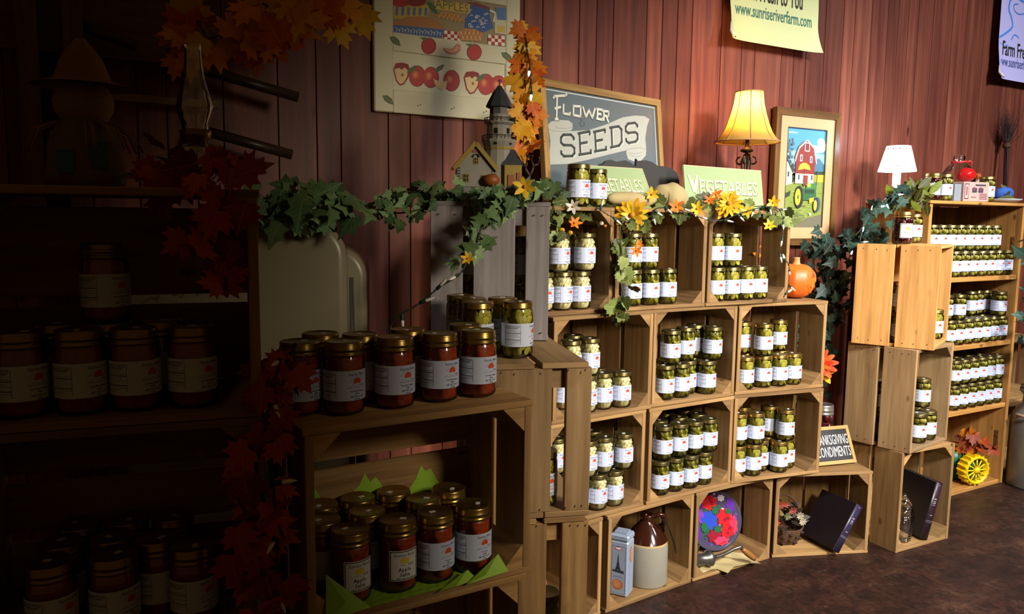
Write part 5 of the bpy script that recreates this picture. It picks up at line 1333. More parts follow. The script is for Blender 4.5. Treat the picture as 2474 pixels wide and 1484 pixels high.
# ---- chalkboard and mason jar on the angled crate
def chalkboard():
    zt = C03.z+C03.H; P = cpt(C03, .200, .065, zt); w, h = .225, .165
    r = thing('chalkboard_sign', 'small chalkboard with pale wooden frame lettered in white chalk', 'sign', (P.x, P.y, zt+.003)); r.rotation_euler = (radians(-26), 0, radians(-12))
    r.location = (P.x, P.y, zt+.0072)
    m = MB(); board_frame(m, 0, 0, w, h, .015, .014, 0, 0, .7); m.build('frame', wood('pale_frame_wood', '8a6a3a', 'ac8a54', 'c4a470', False), r)
    m = MB(); m.box((.013, .004, .013), (w-.013, .010, h-.013)); m.build('slate', plain('blackboard', '17171a', .6), r)
    m = MB(); k = random.Random(2)
    fn = lambda X, Y, z: (X, .0036, Y)
    text(m, 'THANKSGIVING', w*.53, h*.52, .062, 0, 0, fn=fn, wmax=w*.80, shear=.08); text(m, 'CONDIMENTS', w*.54, h*.20, .062, 0, 0, fn=fn, wmax=w*.78, shear=.08)
    m.build('chalk_lettering', colmat('d8d8d4', .9), r)
    m = MB(); m.tube([(w*.3, .016, h-.02), (w*.3, .040, .012)], .004, 6); m.build('back_prop', M_frameoak, r)
    P = cpt(C03, .330, .238, zt); r = thing('mason_jar', 'large mason jar of dark red fruit with silver lid behind the chalkboard', 'jar', P+Vector((0, 0, .0005)), -.6)
    r.scale = (1.22, 1.22, 1.80)
    link('glass_body', JM['glass'], r); link('lid', JM['lid_silver'], r); link('contents', JM['beets'], r)
chalkboard()

# ---- carved pumpkin
def pumpkin():
    zt = R2R.z+R2R.H; lo, hi = 2, 3.4; Y = 2.29
    X = colx(1922, Y, zt+.08); R = .083
    r = thing('carved_pumpkin', 'orange carved pumpkin lantern standing on the right end of the crates', 'pumpkin', (X, Y, zt+.0005), radians(38))
    m = MB(); n, nv = 60, 26; vs = []; fs = []
    for j in range(nv+1):
        t = pi*j/nv
        for i in range(n):
            a = 2*pi*i/n; rib = 1-.05*abs(sin(a*5))**.6*sin(t); st = abs(sin(t))**.78
            vs.append((R*rib*st*cos(a), R*rib*st*sin(a), .075-.075*cos(t)*(1-.08*(1-sin(t)) if j > nv/2 else 1)))
    for j in range(nv):
        for i in range(n): fs.append((j*n+i, j*n+(i+1) % n, (j+1)*n+(i+1) % n, (j+1)*n+i))
    m.add(vs, fs, 0, .5, True); pk = plain('pumpkin_orange', 'd8641c', .42, grain=.06, gs=25); m.build('body', pk, r)
    # carved openings: recessed dark shapes with a raised lip, facing local -y
    def carve(nm, pts):
        m = MB()
        def sp(a, z, o): 
            t = math.acos(max(-1, min(1, (.075-z)/.075))); st = abs(sin(t))**.78; rr = (R*(1-.05*abs(sin(a*5))**.6*sin(t))*st+o); return (rr*cos(a), rr*sin(a), z)
        N = len(pts); ca = sum(p[0] for p in pts)/N; cz = sum(p[1] for p in pts)/N
        sub = []
        for i in range(N):
            for k in range(4): t = k/4; sub.append((pts[i][0]*(1-t)+pts[(i+1) % N][0]*t, pts[i][1]*(1-t)+pts[(i+1) % N][1]*t))
        N = len(sub); out = [sp(ca+(a-ca)*1.14, cz+(z-cz)*1.14, .001) for a, z in sub]; mid = [sp(a, z, .0035) for a, z in sub]; inn = [sp(ca+(a-ca)*.86, cz+(z-cz)*.86, .0012) for a, z in sub]
        m.add(out+mid+inn, [(i, (i+1) % N, N+(i+1) % N, N+i) for i in range(N)]+[(N+i, N+(i+1) % N, 2*N+(i+1) % N, 2*N+i) for i in range(N)], 0)
        m.add(inn+[sp(ca, cz, .0012)], [(i, (i+1) % N, N) for i in range(N)], 1)
        m.build(nm, [pk, colmat('7c2c0a', .6)], r)
    f = -pi/2
    carve('eye', [(f-.62, .088), (f-.22, .092), (f-.36, .118)]); carve('eye', [(f+.22, .092), (f+.62, .088), (f+.36, .118)]); carve('nose', [(f-.1, .072), (f+.1, .072), (f, .092)])
    carve('mouth', [(f-.85, .062), (f-.5, .048), (f-.38, .056), (f-.2, .044), (f, .052), (f+.2, .044), (f+.38, .056), (f+.5, .048), (f+.85, .062), (f+.5, .028), (f+.2, .022), (f-.2, .022), (f-.5, .028)])
    m = MB(); m.lathe([(.022, .140), (.016, .150), (.014, .168), (.016, .172), (0, .173)], 10, 0, .5, T(-.003, 0, 0) @ Ry(-.08)); m.build('stem', plain('pumpkin_stem_tan', 'b08a54', .8), r)
pumpkin()

# ---- ceramic church with lighthouse tower
def church():
    z = G3.z+G3.H; c = G3.M @ Vector((.155, .10, 0)); r = thing('ceramic_church', 'ceramic village church with tall round tower on the grey crate', 'ornament', (c.x, c.y, z+.0300), radians(-22))
    cw = plain('ceramic_cream', '8f8a80', .3, grain=.1, gs=40); sl = plain('ceramic_slate', '3e4246', .25, grain=.2, gs=90); yl = plain('ceramic_yellow', '96803c', .3); dk = colmat('1c1814', .4); br = colmat('8a4a2c', .4)
    m = MB(); m.box((-.108, -.062, -.028), (.112, .066, -.012), bev=.004); m.box((-.10, -.055, -.012), (.105, .06, .012), bev=.004); m.build('base', plain('ceramic_stone', '77756e', .4, grain=.2, gs=60), r)
    # chapel
    m = MB(); w = .050; h = .066; pk = .125; y0, y1 = -.045, .04; cx = -.045
    m.prism([(cx-w, .012), (cx+w, .012), (cx+w, h), (cx, pk-.006), (cx-w, h)], y0, y1, 0, .5, Matrix(((1, 0, 0, 0), (0, 0, 1, 0), (0, 1, 0, 0), (0, 0, 0, 1))))
    m.build('chapel_wall', cw, r)
    m = MB()
    for sx in (-1, 1):
        a = (cx+sx*(w+.008), h-.010); b = (cx, pk); L_ = math.hypot(a[0]-b[0], a[1]-b[1]); an = atan2(b[1]-a[1], b[0]-a[0])
        m.box((0, y0-.006, 0), (L_, y1+.004, .006), 0, .5, T(a[0], 0, a[1]) @ Ry(-an))
        m.box((0, y0-.010, -.004), (L_, y0-.004, .007), 1, .5, T(a[0], 0, a[1]) @ Ry(-an))
        for k in range(8): m.box((L_*k/8, y0-.006, .006), (L_*k/8+.004, y1+.004, .008), 0, .5, T(a[0], 0, a[1]) @ Ry(-an))
    m.build('chapel_roof', [sl, yl], r)
    m = MB()
    def win(x, z0, ww, hh, y=y0-.0015, arch=True):
        m.box((x-ww, y, z0), (x+ww, y+.003, z0+hh), 1); m.box((x-ww*.7, y-.001, z0+.002), (x+ww*.7, y+.002, z0+hh-.002), 0); m.box((x-.0008, y-.0018, z0), (x+.0008, y, z0+hh), 1); m.box((x-ww, y-.0018, z0+hh*.5-.0008), (x+ww, y, z0+hh*.5+.0008), 1)
        if arch: m.lathe([(ww, 0), (ww*1.35, 0), (ww*1.35, .004), (ww, .004), (ww, 0)], 10, 0, .5, T(x, y, z0+hh) @ Rx(pi/2), False, 0, pi)
    win(cx, .070, .007, .018); win(cx-.027, .022, .009, .022, arch=False); win(cx+.02, .024, .008, .018, arch=False)
    for k in range(7):
        for sx in (-1, 1): m.box((cx+sx*(w-.003)-.005, y0-.002, .014+k*.0072), (cx+sx*(w-.003)+.005, y0+.002, .018+k*.0072), 2)
    m.box((cx-.010, y0-.002, .100), (cx+.010, y0+.001, .108), 3)
    m.build('windows', [dk, yl, colmat('4a4642', .4), br], r)
    # tower
    tx, ty = .022, .012; Tm = T(tx, ty, 0)
    m = MB(); m.lathe([(.046, .012), (.045, .085), (.040, .110), (.040, .118), (.047, .135), (.047, .140), (.034, .142), (.033, .178), (.041, .184), (.041, .188), (.027, .190), (.0265, .208), (0, .208)], 14, 0, .5, Tm, False); m.build('tower_wall', cw, r)
    m = MB(); m.lathe([(.0405, .112), (.0415, .116), (.0405, .121)], 14, 1, .5, Tm, False)
    for zz, rr, n in ((.150, .047, 14), (.197, .040, 12)):
        m.tube([(rr*cos(2*pi*i/24), rr*sin(2*pi*i/24), zz) for i in range(25)], .0011, 5, 0, .5, Tm)
        for i in range(n): a = 2*pi*i/n; m.tube([(rr*cos(a), rr*sin(a), zz-.010), (rr*cos(a), rr*sin(a), zz)], .0011, 5, 0, .5, Tm)
    for a in (-1.9, -.9): 
        for z0, rr, hh in ((.155, .0335, .014), (.125, .0425, .006)): m.box((-.004, -.002, 0), (.004, .002, hh), 0, .5, Tm @ Rz(a+pi/2) @ T(0, -rr, z0)); 
    m.build('tower_railing', [dk, yl], r)
    m = MB(); m.lathe([(.026, .208), (.026, .228), (0, .228)], 8, 0, .5, Tm, False); m.build('lantern_room', plain('ceramic_grey', '5c5a56', .3), r)
    m = MB(); m.lathe([(.036, .226), (.037, .229), (.030, .244), (.018, .266), (.005, .284), (.0, .286)], 8, 0, .5, Tm, False); m.tube([(tx, ty, .284), (tx, ty, .302)], .0014, 5); m.tube([(tx-.005, ty, .296), (tx+.005, ty, .296)], .0012, 5); m.build('tower_roof', sl, r)
    # side wing, porch, bare tree
    m = MB(); m.box((.030, -.045, .012), (.078, .03, .070), bev=.002); m.build('side_wing', yl, r)
    m = MB(); m.lathe([(.042, .068), (.030, .088), (.012, .112), (0, .114)], 4, 0, .5, T(.054, -.008, 0) @ Rz(pi/4) @ Sc(1, 1, 1), False); m.build('wing_roof', sl, r)
    m = MB(); m.box((.040, -.048, .014), (.058, -.044, .044)); m.box((.064, -.048, .03), (.074, -.044, .05)); m.build('porch_door', br, r)
    m = MB(); k = random.Random(4)
    def br_(p, d, l, rad, dep):
        q = p+d*l; m.tube([p, p+d*l*.5+Vector((k.uniform(-.003, .003), 0, .002)), q], [rad, rad*.85, rad*.7], 6)
        if dep:
            for _ in range(2): br_(q, (d+Vector((k.uniform(-.9, .9), k.uniform(-.4, .4), k.uniform(-.1, .6)))).normalized(), l*.72, rad*.68, dep-1)
    br_(Vector((.098, -.03, .012)), Vector((.1, -.05, 1)), .032, .0055, 4); m.build('bare_tree', colmat('4a3c34', .6), r)
    m = MB(); m.ell((-.005, -.060, .028), (.022, .016, .017), 0, .5, 14, 8); m.build('small_pumpkin', colmat('8a4a14', .5), r)
church()
def burlap_rolls():
    bm_ = MATS['burlap']
    for lab, px0, px1, Y, h, rr in (('folded burlap sack on the top crates behind the yellow flowers', 1470, 1590, 2.235, .030, .026), ('rounded burlap bundle between the two green signs', 1590, 1655, 2.25, .045, .05)):
        a = Vector((colx(px0, Y, 4*L+h), Y, 4*L+h)); b = Vector((colx(px1, Y, 4*L+h), Y+.01, 4*L+h)); m = MB(); n = 14; pts = []; rs = []
        for i in range(n+1):
            t = i/n; pts.append(a.lerp(b, t)+Vector((0, .006*sin(t*9), .003*sin(t*7)))); rs.append((.3+.7*sin(pi*min(1, max(0, t)))**.5)*rr*(1+.08*sin(t*17)))
        m.tube(pts, rs, 16); vs = [(x, y, max(z, 4*L+.0008)) for x, y, z in m.v]; m.v = vs
        tag(m.build('burlap_bundle', bm_), lab, 'cloth')
burlap_rolls()

# ---- old refrigerator
def rounded_slab(mb, x0, x1, z0, z1, y0, y1, rc, ry, mat=0, n=8):
    out = []
    def loop(ins, y):
        pts = []
        for cx, cz, a0 in ((x1-rc, z1-rc, 0), (x0+rc, z1-rc, pi/2)):
            for i in range(n+1): a = a0+pi/2*i/n; pts.append((cx+(rc-ins)*cos(a), y, cz+(rc-ins)*sin(a)))
        pts += [(x0+ins, y, z0), (x1-ins, y, z0)]; return pts
    rings = []
    for i in range(7): a = pi/2*i/6; rings.append(loop(ry*(1-sin(a)), y0+ry*(1-cos(a))))
    rings.append(loop(0, y1)); N = len(rings[0]); vs = [p for q in rings for p in q]; fs = [tuple(range(N))]
    for j in range(len(rings)-1):
        for i in range(N): fs.append((j*N+i, (j+1)*N+i, (j+1)*N+(i+1) % N, j*N+(i+1) % N))
    fs.append(tuple(reversed(range((len(rings)-1)*N, len(rings)*N)))); mb.add(vs, fs, mat, .5, True)
def fridge():
    yaw = -20; r = thing('old_refrigerator', 'old cream rounded refrigerator between the far left crates and grey crate', 'refrigerator', (.70, 2.065, 0), radians(yaw))
    en = plain('cream_enamel', '807760', .35)
    m = MB(); rounded_slab(m, -.62, .0, 0.0, 1.335, .045, .42, .09, .02); m.build('cabinet', en, r)
    m = MB(); rounded_slab(m, -.64, -.052, .10, 1.405, -.02, .044, .10, .025); m.build('door', en, r)
    m = MB(); m.tube([(-.040, .02, .45), (-.040, .015, 1.25)], .007, 8); m.build('chrome_strip', plain('chrome_trim', 'a8a8a4', .2, .9), r)
    m = MB(); m.box((-.56, -.0235, 1.035), (-.485, -.020, 1.075), bev=.001); text(m, 'ELECTRIC', -.525, 1.047, .02, 0, 1, fn=lambda X, Y, z: (X, -.0245, Y), wmax=.062); m.build('badge', [colmat('8c8468'), colmat('2c2a20')], r)
    m = MB(); k = random.Random(8)
    for q in ([(-.57, 1.235), (-.53, 1.245), (-.50, 1.225), (-.46, 1.232), (-.44, 1.22)], [(-.53, 1.245), (-.51, 1.262), (-.49, 1.262)], [(-.58, 1.185), (-.555, 1.20), (-.54, 1.19)]):
        for s in stroke(q, .003): m.add([(x, -.0212, z) for x, z in s], [(0, 1, 2, 3)])
    for _ in range(12): cx, cz = k.uniform(-.57, -.44), k.uniform(1.20, 1.255); m.add([(x, -.0214, z) for x, z in oval(cx, cz, .008, .004, 8, k.uniform(0, 3))], [tuple(range(8))])
    m.build('painted_vine', colmat('55583c'), r)
fridge()

# ================================================================== garlands, ivy, string lights
def curve(pts, n=10):
    q = []; pts = [Vector(p) for p in pts]
    for i in range(len(pts)-1):
        p0, p1, p2, p3 = [pts[max(0, min(len(pts)-1, i+o))] for o in (-1, 0, 1, 2)]
        for k in range(n):
            t = k/n; q.append(.5*((2*p1)+(p2-p0)*t+(2*p0-5*p1+4*p2-p3)*t*t+(3*p1-p0-3*p2+p3)*t**3))
    q.append(pts[-1]); return q
def pp(l): return [atd(*p) for p in l]
def toward(P): return (CAMP-P).normalized()
def rv(s): return Vector((rnd.uniform(-s, s), rnd.uniform(-s, s), rnd.uniform(-s, s)))
def garland(label, paths, kind, n, size, mat, stem=None, spread=.03, tones=(.1, .9), cat='garland', name='leaf_garland', down=.5, flowers=(), avoid=None, sr=.0022):
    """paths = lists of points along the stems; n leaves spread over them"""
    paths = [curve(p) for p in paths]
    base = paths[0][0]; r = thing(name, label, cat, base)
    m = MB()
    for p in paths: m.tube([q-base for q in p], sr, 5)
    m.build('vine', stem or M_stem, r)
    tot = sum((b-a).length for p in paths for a, b in zip(p[:-1], p[1:])); m = MB()
    for p in paths:
        ln = sum((b-a).length for a, b in zip(p[:-1], p[1:])); k = max(1, int(n*ln/tot))
        for i in range(k):
            t = (i+rnd.random())/k*(len(p)-1); j = min(int(t), len(p)-2); P = p[j].lerp(p[j+1], t-j)+rv(spread)*Vector((1, 1, 1)).length/1.7
            P.y -= rnd.uniform(0, spread*.6)
            s = rnd.uniform(*size); side = rv(1); side.y *= .4; tip = side+Vector((0, 0, -down)); nor = toward(P)*1.2+rv(.75)+Vector((0, 0, .35))
            leaf(m, P-base, tip, nor, s, kind, rnd.uniform(*tones))
            if rnd.random() < .5: m.tube([p[j]-base, (p[j]+P)/2-base+Vector((0, 0, -.004)), P-base], .0009, 4, 1)
    m.build('leaves', [mat, stem or M_stem], r)
    for F_ in flowers: flower(r, base, *F_)
    return r
def flower(r, base, P, size, mat, kind='daisy', centre='b07a18'):
    m = MB(); N = toward(P)+rv(.25)+Vector((0, 0, .2)); N.normalize(); X = N.orthogonal().normalized(); Y = N.cross(X)
    if kind == 'daisy':
        for lay, (k, sc, li) in enumerate(((13, 1, .25), (11, .75, .6))):
            for i in range(k):
                a = 2*pi*i/k+lay*.3; d = X*cos(a)+Y*sin(a); leaf(m, P-base, d+N*li, N*1-d*.2, size*sc*rnd.uniform(.85, 1.05), 'petal', rnd.uniform(.3, .9))
        m.ell(P-base+N*size*.1, (size*.17,)*3, 1, .5, 8, 5)
    elif kind == 'bud':
        m.ell(P-base, (size*.5, size*.5, size*.42), 0, .5, 8, 6); m.ell(P-base+N*size*.3, (size*.25,)*3, 1, .5, 6, 4)
    else:
        for i in range(6):
            a = 2*pi*i/6; d = X*cos(a)+Y*sin(a); leaf(m, P-base, d+N*.6, N-d*.3, size*rnd.uniform(.8, 1.1), 'oval', rnd.uniform(.3, .9))
        m.ell(P-base+N*size*.15, (size*.14,)*3, 1, .5, 6, 4)
    m.build('flower', [mat, colmat(centre, .8)], r)
def string_lights(label, path, n, lit=(), warm=(), side=None, bulb=.024):
    p = curve(path); base = p[0]; r = thing('string_lights', label, 'string lights', base); m = MB()
    q1 = [q-base+Vector((.002*sin(i*1.7), 0, .002*cos(i*1.7))) for i, q in enumerate(p)]; q2 = [q-base-Vector((.002*sin(i*1.7), 0, .002*cos(i*1.7))) for i, q in enumerate(p)]
    m.tube(q1, .0013, 5); m.tube(q2, .0013, 5); m.build('wire', M_wire, r)
    for i in range(n):
        t = (i+.5)/n*(len(p)-1); j = min(int(t), len(p)-2); P = p[j].lerp(p[j+1], t-j)-base
        d = Vector((rnd.uniform(-1, 1), rnd.uniform(-.7, .0), rnd.uniform(-1, .6))).normalized(); b = bulb; R_ = d.to_track_quat('Z', 'Y').to_matrix().to_4x4(); M = Matrix.Translation(P) @ R_
        m = MB(); m.lathe([(0, 0), (.0042, 0), (.0046, .006), (.0040, .014), (.0036, .016)], 8, 0, .5, M); m.lathe([(.0034, .014), (.0040, .019), (.0034, .028), (.0016, .036), (0, .039)], 8, 1, .5, M)
        m.build('bulb', [M_socket, M_bulblit if i in lit else M_bulbwarm if i in warm else M_bulb], r)
    return r

# ---- over the top crates: grape leaves and flowers, hanging tail, lights
zc = 4*L
top_path = [(1335, 500, 2.60), (1390, 488, 2.66), (1450, 506, 2.72), (1520, 520, 2.78), (1590, 508, 2.84), (1660, 495, 2.90), (1730, 498, 2.95), (1800, 500, 3.00), (1860, 500, 3.05), (1895, 525, 3.07)]
fl_ = []
for px, py, Z, s, m, k in ((1528, 520, 2.68, .062, 'Y', 'daisy'), (1762, 492, 2.86, .055, 'Y', 'daisy'), (1388, 540, 2.56, .030, 'O', 'lily'), (1385, 500, 2.56, .030, 'W', 'lily'), (1635, 500, 2.80, .032, 'O', 'lily'), (1685, 505, 2.86, .034, 'Y', 'lily'), (1745, 518, 2.88, .030, 'Y', 'lily'), (1575, 470, 2.78, .030, 'Y', 'lily'),
                           (1730, 470, 2.9, .026, 'O', 'lily'), (1715, 485, 2.9, .026, 'O', 'lily'), (1453, 540, 2.62, .016, 'W', 'bud'), (1462, 546, 2.61, .012, 'O', 'bud'), (1358, 556, 2.55, .018, 'Y', 'bud'), (1378, 562, 2.55, .016, 'Y', 'bud'), (1538, 606, 2.68, .026, 'O', 'lily'), (1544, 590, 2.68, .018, 'O', 'lily'),
                           (1868, 490, 3.0, .03, 'Y', 'lily'), (1858, 545, 2.98, .028, 'Y', 'lily'), (1805, 512, 2.94, .032, 'Y', 'lily')):
    fl_.append((atd(px, py, Z), s, {'Y': M_yel, 'O': M_org, 'W': colmat('c8c4b4')}[m], k))
garland('flower and leaf garland draped along the front of the top crates', [pp(top_path), pp([(1500, 525, 2.68), (1498, 570, 2.66), (1503, 620, 2.66), (1500, 680, 2.66), (1508, 730, 2.66), (1506, 775, 2.67)]), pp([(1330, 500, 2.58), (1320, 530, 2.56), (1362, 555, 2.55)])], 'grape', 98, (.034, .066), M_grape, M_stemg, .022, (.1, .9), flowers=fl_, name='flower_garland')
string_lights('dark wire string lights draped over the flower garland and down to the pumpkin', pp([(1440, 500, 2.62), (1480, 525, 2.64), (1540, 540, 2.68), (1575, 520, 2.74), (1585, 505, 2.78), (1640, 500, 2.82), (1690, 525, 2.84), (1740, 533, 2.86), (1790, 515, 2.90), (1850, 500, 2.96), (1885, 510, 2.98), (1892, 560, 2.97), (1884, 615, 2.97), (1905, 640, 3.06), (1905, 690, 3.05), (1893, 718, 3.05)]), 22, warm=(18, 21))
garland('orange flower spray between the top crate and the carved pumpkin', [[Vector((2.56, 2.34, 3*L+.02)), Vector((2.545, 2.33, 3*L+.14)), Vector((2.53, 2.32, 3*L+.25))]], 'oval', 60, (.03, .05), M_org, M_stemg, .022, (.3, .9), name='flower_spray')

# ---- ivy on and around the grey crate
gz = 4*L
garland('ivy vine lying over the grey crate and trailing down its slats', [pp([(900, 505, 2.05), (950, 470, 2.08), (1020, 462, 2.1), (1090, 465, 2.06), (1150, 470, 2.02), (1220, 468, 2.0), (1290, 462, 2.0), (1335, 455, 2.02)]), pp([(1235, 478, 1.98), (1190, 505, 1.95), (1165, 545, 1.94), (1150, 590, 1.94), (1120, 640, 1.93)]), pp([(1180, 470, 1.97), (1205, 490, 1.95), (1245, 480, 1.95)]), pp([(920, 490, 2.05), (960, 515, 2.04), (1040, 500, 2.04)])],
        'ivy', 120, (.028, .052), M_ivy, M_stemg, .022, (.2, .95), name='ivy_garland', flowers=[(atd(1268, 452, 1.95), .035, M_yel, 'lily'), (atd(1130, 625, 1.90), .02, M_yel, 'lily')])
garland('dim ivy vine lying along the top of the old refrigerator', [pp([(622, 500, 1.98), (680, 480, 2.0), (740, 478, 2.0), (800, 498, 2.0), (822, 490, 2.0)]), pp([(640, 510, 1.97), (720, 505, 1.97), (790, 515, 1.98)])], 'ivy', 60, (.05, .085), M_ivy, M_stemg, .03, (.3, .9), name='ivy_garland')
string_lights('string lights hanging between the old refrigerator and grey crate', pp([(1140, 560, 1.93), (1120, 650, 1.92), (1060, 695, 1.85), (1010, 735, 1.75), (960, 765, 1.68), (935, 800, 1.64)]), 6)

# ---- maple garlands
garland('orange maple garland hanging between the apple door and the seed sign', [pp([(1262, 60, 2.45), (1275, 120, 2.44), (1268, 180, 2.42), (1275, 240, 2.40), (1265, 300, 2.38), (1275, 350, 2.36)])], 'maple', 40, (.05, .08), M_maple, M_stem, .020, (.25, .95), name='maple_garland', down=.9)
string_lights('short string lights beside the orange maple garland', pp([(1268, 90, 2.42), (1280, 165, 2.40), (1285, 240, 2.38)]), 3, lit=(1, 2))
garland('dim maple garland stretched across the top left of the photo', [pp([(400, 120, 1.95), (500, 95, 1.9), (580, 75, 1.9), (660, 90, 1.9), (740, 60, 1.95), (800, 20, 2.0), (880, -30, 2.05)]), pp([(600, -20, 1.9), (660, 20, 1.9), (740, 20, 1.95), (830, -10, 2.0)]), pp([(420, 10, 1.9), (460, 30, 1.9), (500, 90, 1.9)])], 'maple', 48, (.058, .092), M_maple, M_stem, .04, (.25, .95), name='maple_garland')
garland('red maple spray spilling over the front of the far left crates', [pp([(450, 420, 1.22), (520, 400, 1.21), (560, 440, 1.20), (520, 500, 1.19), (490, 560, 1.18), (540, 620, 1.18), (545, 700, 1.18)]), pp([(380, 380, 1.28), (440, 400, 1.25), (500, 450, 1.22)]), pp([(310, 420, 1.3), (380, 430, 1.28), (430, 450, 1.26)])], 'maple', 34, (.036, .060), M_maplered, M_stem, .028, (.1, .8), name='maple_spray', down=.4)
garland('red maple garland hanging down between the far left crates and salsa crate', [pp([(680, 880, 1.30), (655, 910, 1.27), (630, 960, 1.25), (640, 1040, 1.24), (620, 1130, 1.23), (640, 1230, 1.23), (620, 1330, 1.22), (650, 1430, 1.21), (640, 1500, 1.2)]), pp([(560, 1180, 1.2), (600, 1260, 1.2), (590, 1340, 1.2)]), pp([(690, 880, 1.28), (715, 830, 1.26)])], 'maple', 50, (.038, .062), M_maplered, M_stem, .026, (.1, .85), name='maple_garland', down=.8, sr=.003)
string_lights('dim string lights running down beside the salsa crate', pp([(690, 840, 1.28), (660, 930, 1.24), (640, 1050, 1.23), (660, 1180, 1.22), (670, 1330, 1.21), (660, 1480, 1.2)]), 6)

# ---- ivy on the bookcase and behind the narrow stack
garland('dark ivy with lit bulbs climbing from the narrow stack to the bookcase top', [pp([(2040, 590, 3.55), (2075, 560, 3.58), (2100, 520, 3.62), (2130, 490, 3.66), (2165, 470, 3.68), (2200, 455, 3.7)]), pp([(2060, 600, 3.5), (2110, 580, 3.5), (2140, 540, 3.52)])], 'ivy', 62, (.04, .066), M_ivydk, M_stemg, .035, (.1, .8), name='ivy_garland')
string_lights('cool white string lights woven into the dark ivy by the bookcase', pp([(2045, 630, 3.45), (2075, 590, 3.45), (2090, 530, 3.48), (2115, 505, 3.5), (2140, 485, 3.52), (2170, 465, 3.55)]), 7, lit=(0, 2, 4, 5, 6))
garland('spray of waxy magnolia leaves lying on the bookcase beside the white lamp', [pp([(2150, 478, 3.72), (2180, 470, 3.72), (2215, 464, 3.72), (2245, 470, 3.74)]), pp([(2160, 484, 3.7), (2205, 484, 3.7), (2235, 480, 3.72)])], 'oval', 60, (.05, .085), M_magn, M_stem, .018, (.05, .9), name='leaf_spray', down=-.05)
garland('dark leaf cluster on the bookcase top right of the tin', [pp([(2405, 478, 4.12), (2425, 470, 4.12), (2440, 482, 4.12)])], 'oval', 16, (.06, .09), M_magn, M_stem, .02, (.0, .5), name='leaf_cluster', down=.1)
garland('dark ivy hanging in the shadow between the main crates and narrow stack', [[Vector((3.06, 2.52, 1.30)), Vector((3.04, 2.50, 1.12)), Vector((3.0, 2.48, .95)), Vector((2.99, 2.48, .75)), Vector((3.0, 2.48, .5))], [Vector((3.10, 2.45, 1.34)), Vector((3.07, 2.44, 1.1)), Vector((3.03, 2.43, .85))]], 'ivy', 190, (.045, .075), M_ivydk, M_stemg, .075, (.0, .45), name='ivy_garland')  # dense leaves in darkened tones stand for the shade in this gap
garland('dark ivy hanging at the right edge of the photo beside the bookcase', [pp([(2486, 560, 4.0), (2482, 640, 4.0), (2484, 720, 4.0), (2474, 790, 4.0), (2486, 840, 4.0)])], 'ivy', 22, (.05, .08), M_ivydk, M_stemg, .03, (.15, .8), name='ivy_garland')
fz = C03.z+C03.H
garland('red and orange silk flower standing behind the right end of the crates', [[Vector((2.80, 2.40, fz+.005)), Vector((2.81, 2.39, .55)), Vector((2.85, 2.35, .70)), Vector((2.87, 2.32, .77))]], 'oval', 8, (.04, .06), M_grape, M_stemg, .02, name='silk_flower', flowers=[(Vector((2.875, 2.31, .79)), .085, leafmat('red_petals', [(.1, '8a1408'), (.5, 'd42c14'), (.9, 'e86a20')]), 'daisy'), (Vector((2.90, 2.30, .745)), .06, M_yel, 'lily'), (Vector((2.84, 2.31, .76)), .06, M_org, 'lily')])

# ================================================================== far left crate top, right margin, bookcase top
def oil_lamp():
    p = atd(455, 395, 1.52); z = L3.z+L3.H; P = cpt(L3, .352, .15, z); X = P
    r = thing('oil_lamp', 'dim clear glass oil lamp with tall chimney on the far left crates', 'lamp', X+Vector((0, 0, .0008))); r.scale = (.72, .72, .74)
    m = MB(); m.lathe([(0, 0), (.05, 0), (.052, .006), (.030, .018), (.018, .03), (.022, .04), (.052, .05), (.060, .065), (.058, .085), (.040, .100), (.022, .106)], 32); m.build('font', M_clear, r)
    m = MB(); m.lathe([(0, .104), (.026, .104), (.026, .112), (.034, .116), (.035, .134), (.030, .136), (.0, .136)], 24); m.build('burner', plain('brass_burner', '7a6230', .35, .8), r)
    m = MB(); m.lathe([(.030, .136), (.031, .150), (.040, .175), (.041, .19), (.034, .215), (.024, .25), (.019, .29), (.018, .325)], 32); m.build('chimney', M_clear, r)
oil_lamp()
def birdhouse():
    z = L3.z+L3.H; P = cpt(L3, .185, .15, z); r = thing('scarecrow_ornament', 'dim straw coloured figure with pointed hat on the far left crates', 'ornament', P+Vector((0, 0, .0008)), -.1)
    st = plain('straw_cloth', '8a6a24', .9, grain=.2, gs=90)
    m = MB(); m.lathe([(0, 0), (.055, 0), (.060, .02), (.052, .075), (.040, .10), (.03, .106)], 20); m.build('body', colmat('6a5a3a', .9), r)
    m = MB(); m.ell((0, 0, .135), (.045, .04, .042), 0, .5, 16, 10); m.build('head', st, r)
    m = MB(); m.lathe([(.075, .160), (.05, .168), (.042, .172), (.03, .205), (.008, .235), (0, .237)], 20); m.build('hat', plain('straw_hat', '7a5418', .9), r)
    m = MB()
    for k in range(30):
        a = rnd.uniform(0, 6.28); m.tube([(.04*cos(a), .04*sin(a), .104), (.072*cos(a), .072*sin(a), .09), (.085*cos(a), .085*sin(a), .06)], .0016, 4)
    m.build('straw_collar', st, r)
    for a, b in (((-.035, -.062, .02), (-.012, -.050, .055)), ((.012, -.060, .03), (.036, -.048, .07))):
        m = MB(); m.box(a, b); m.build('patch', colmat('3a5a8a', .9), r)
birdhouse()
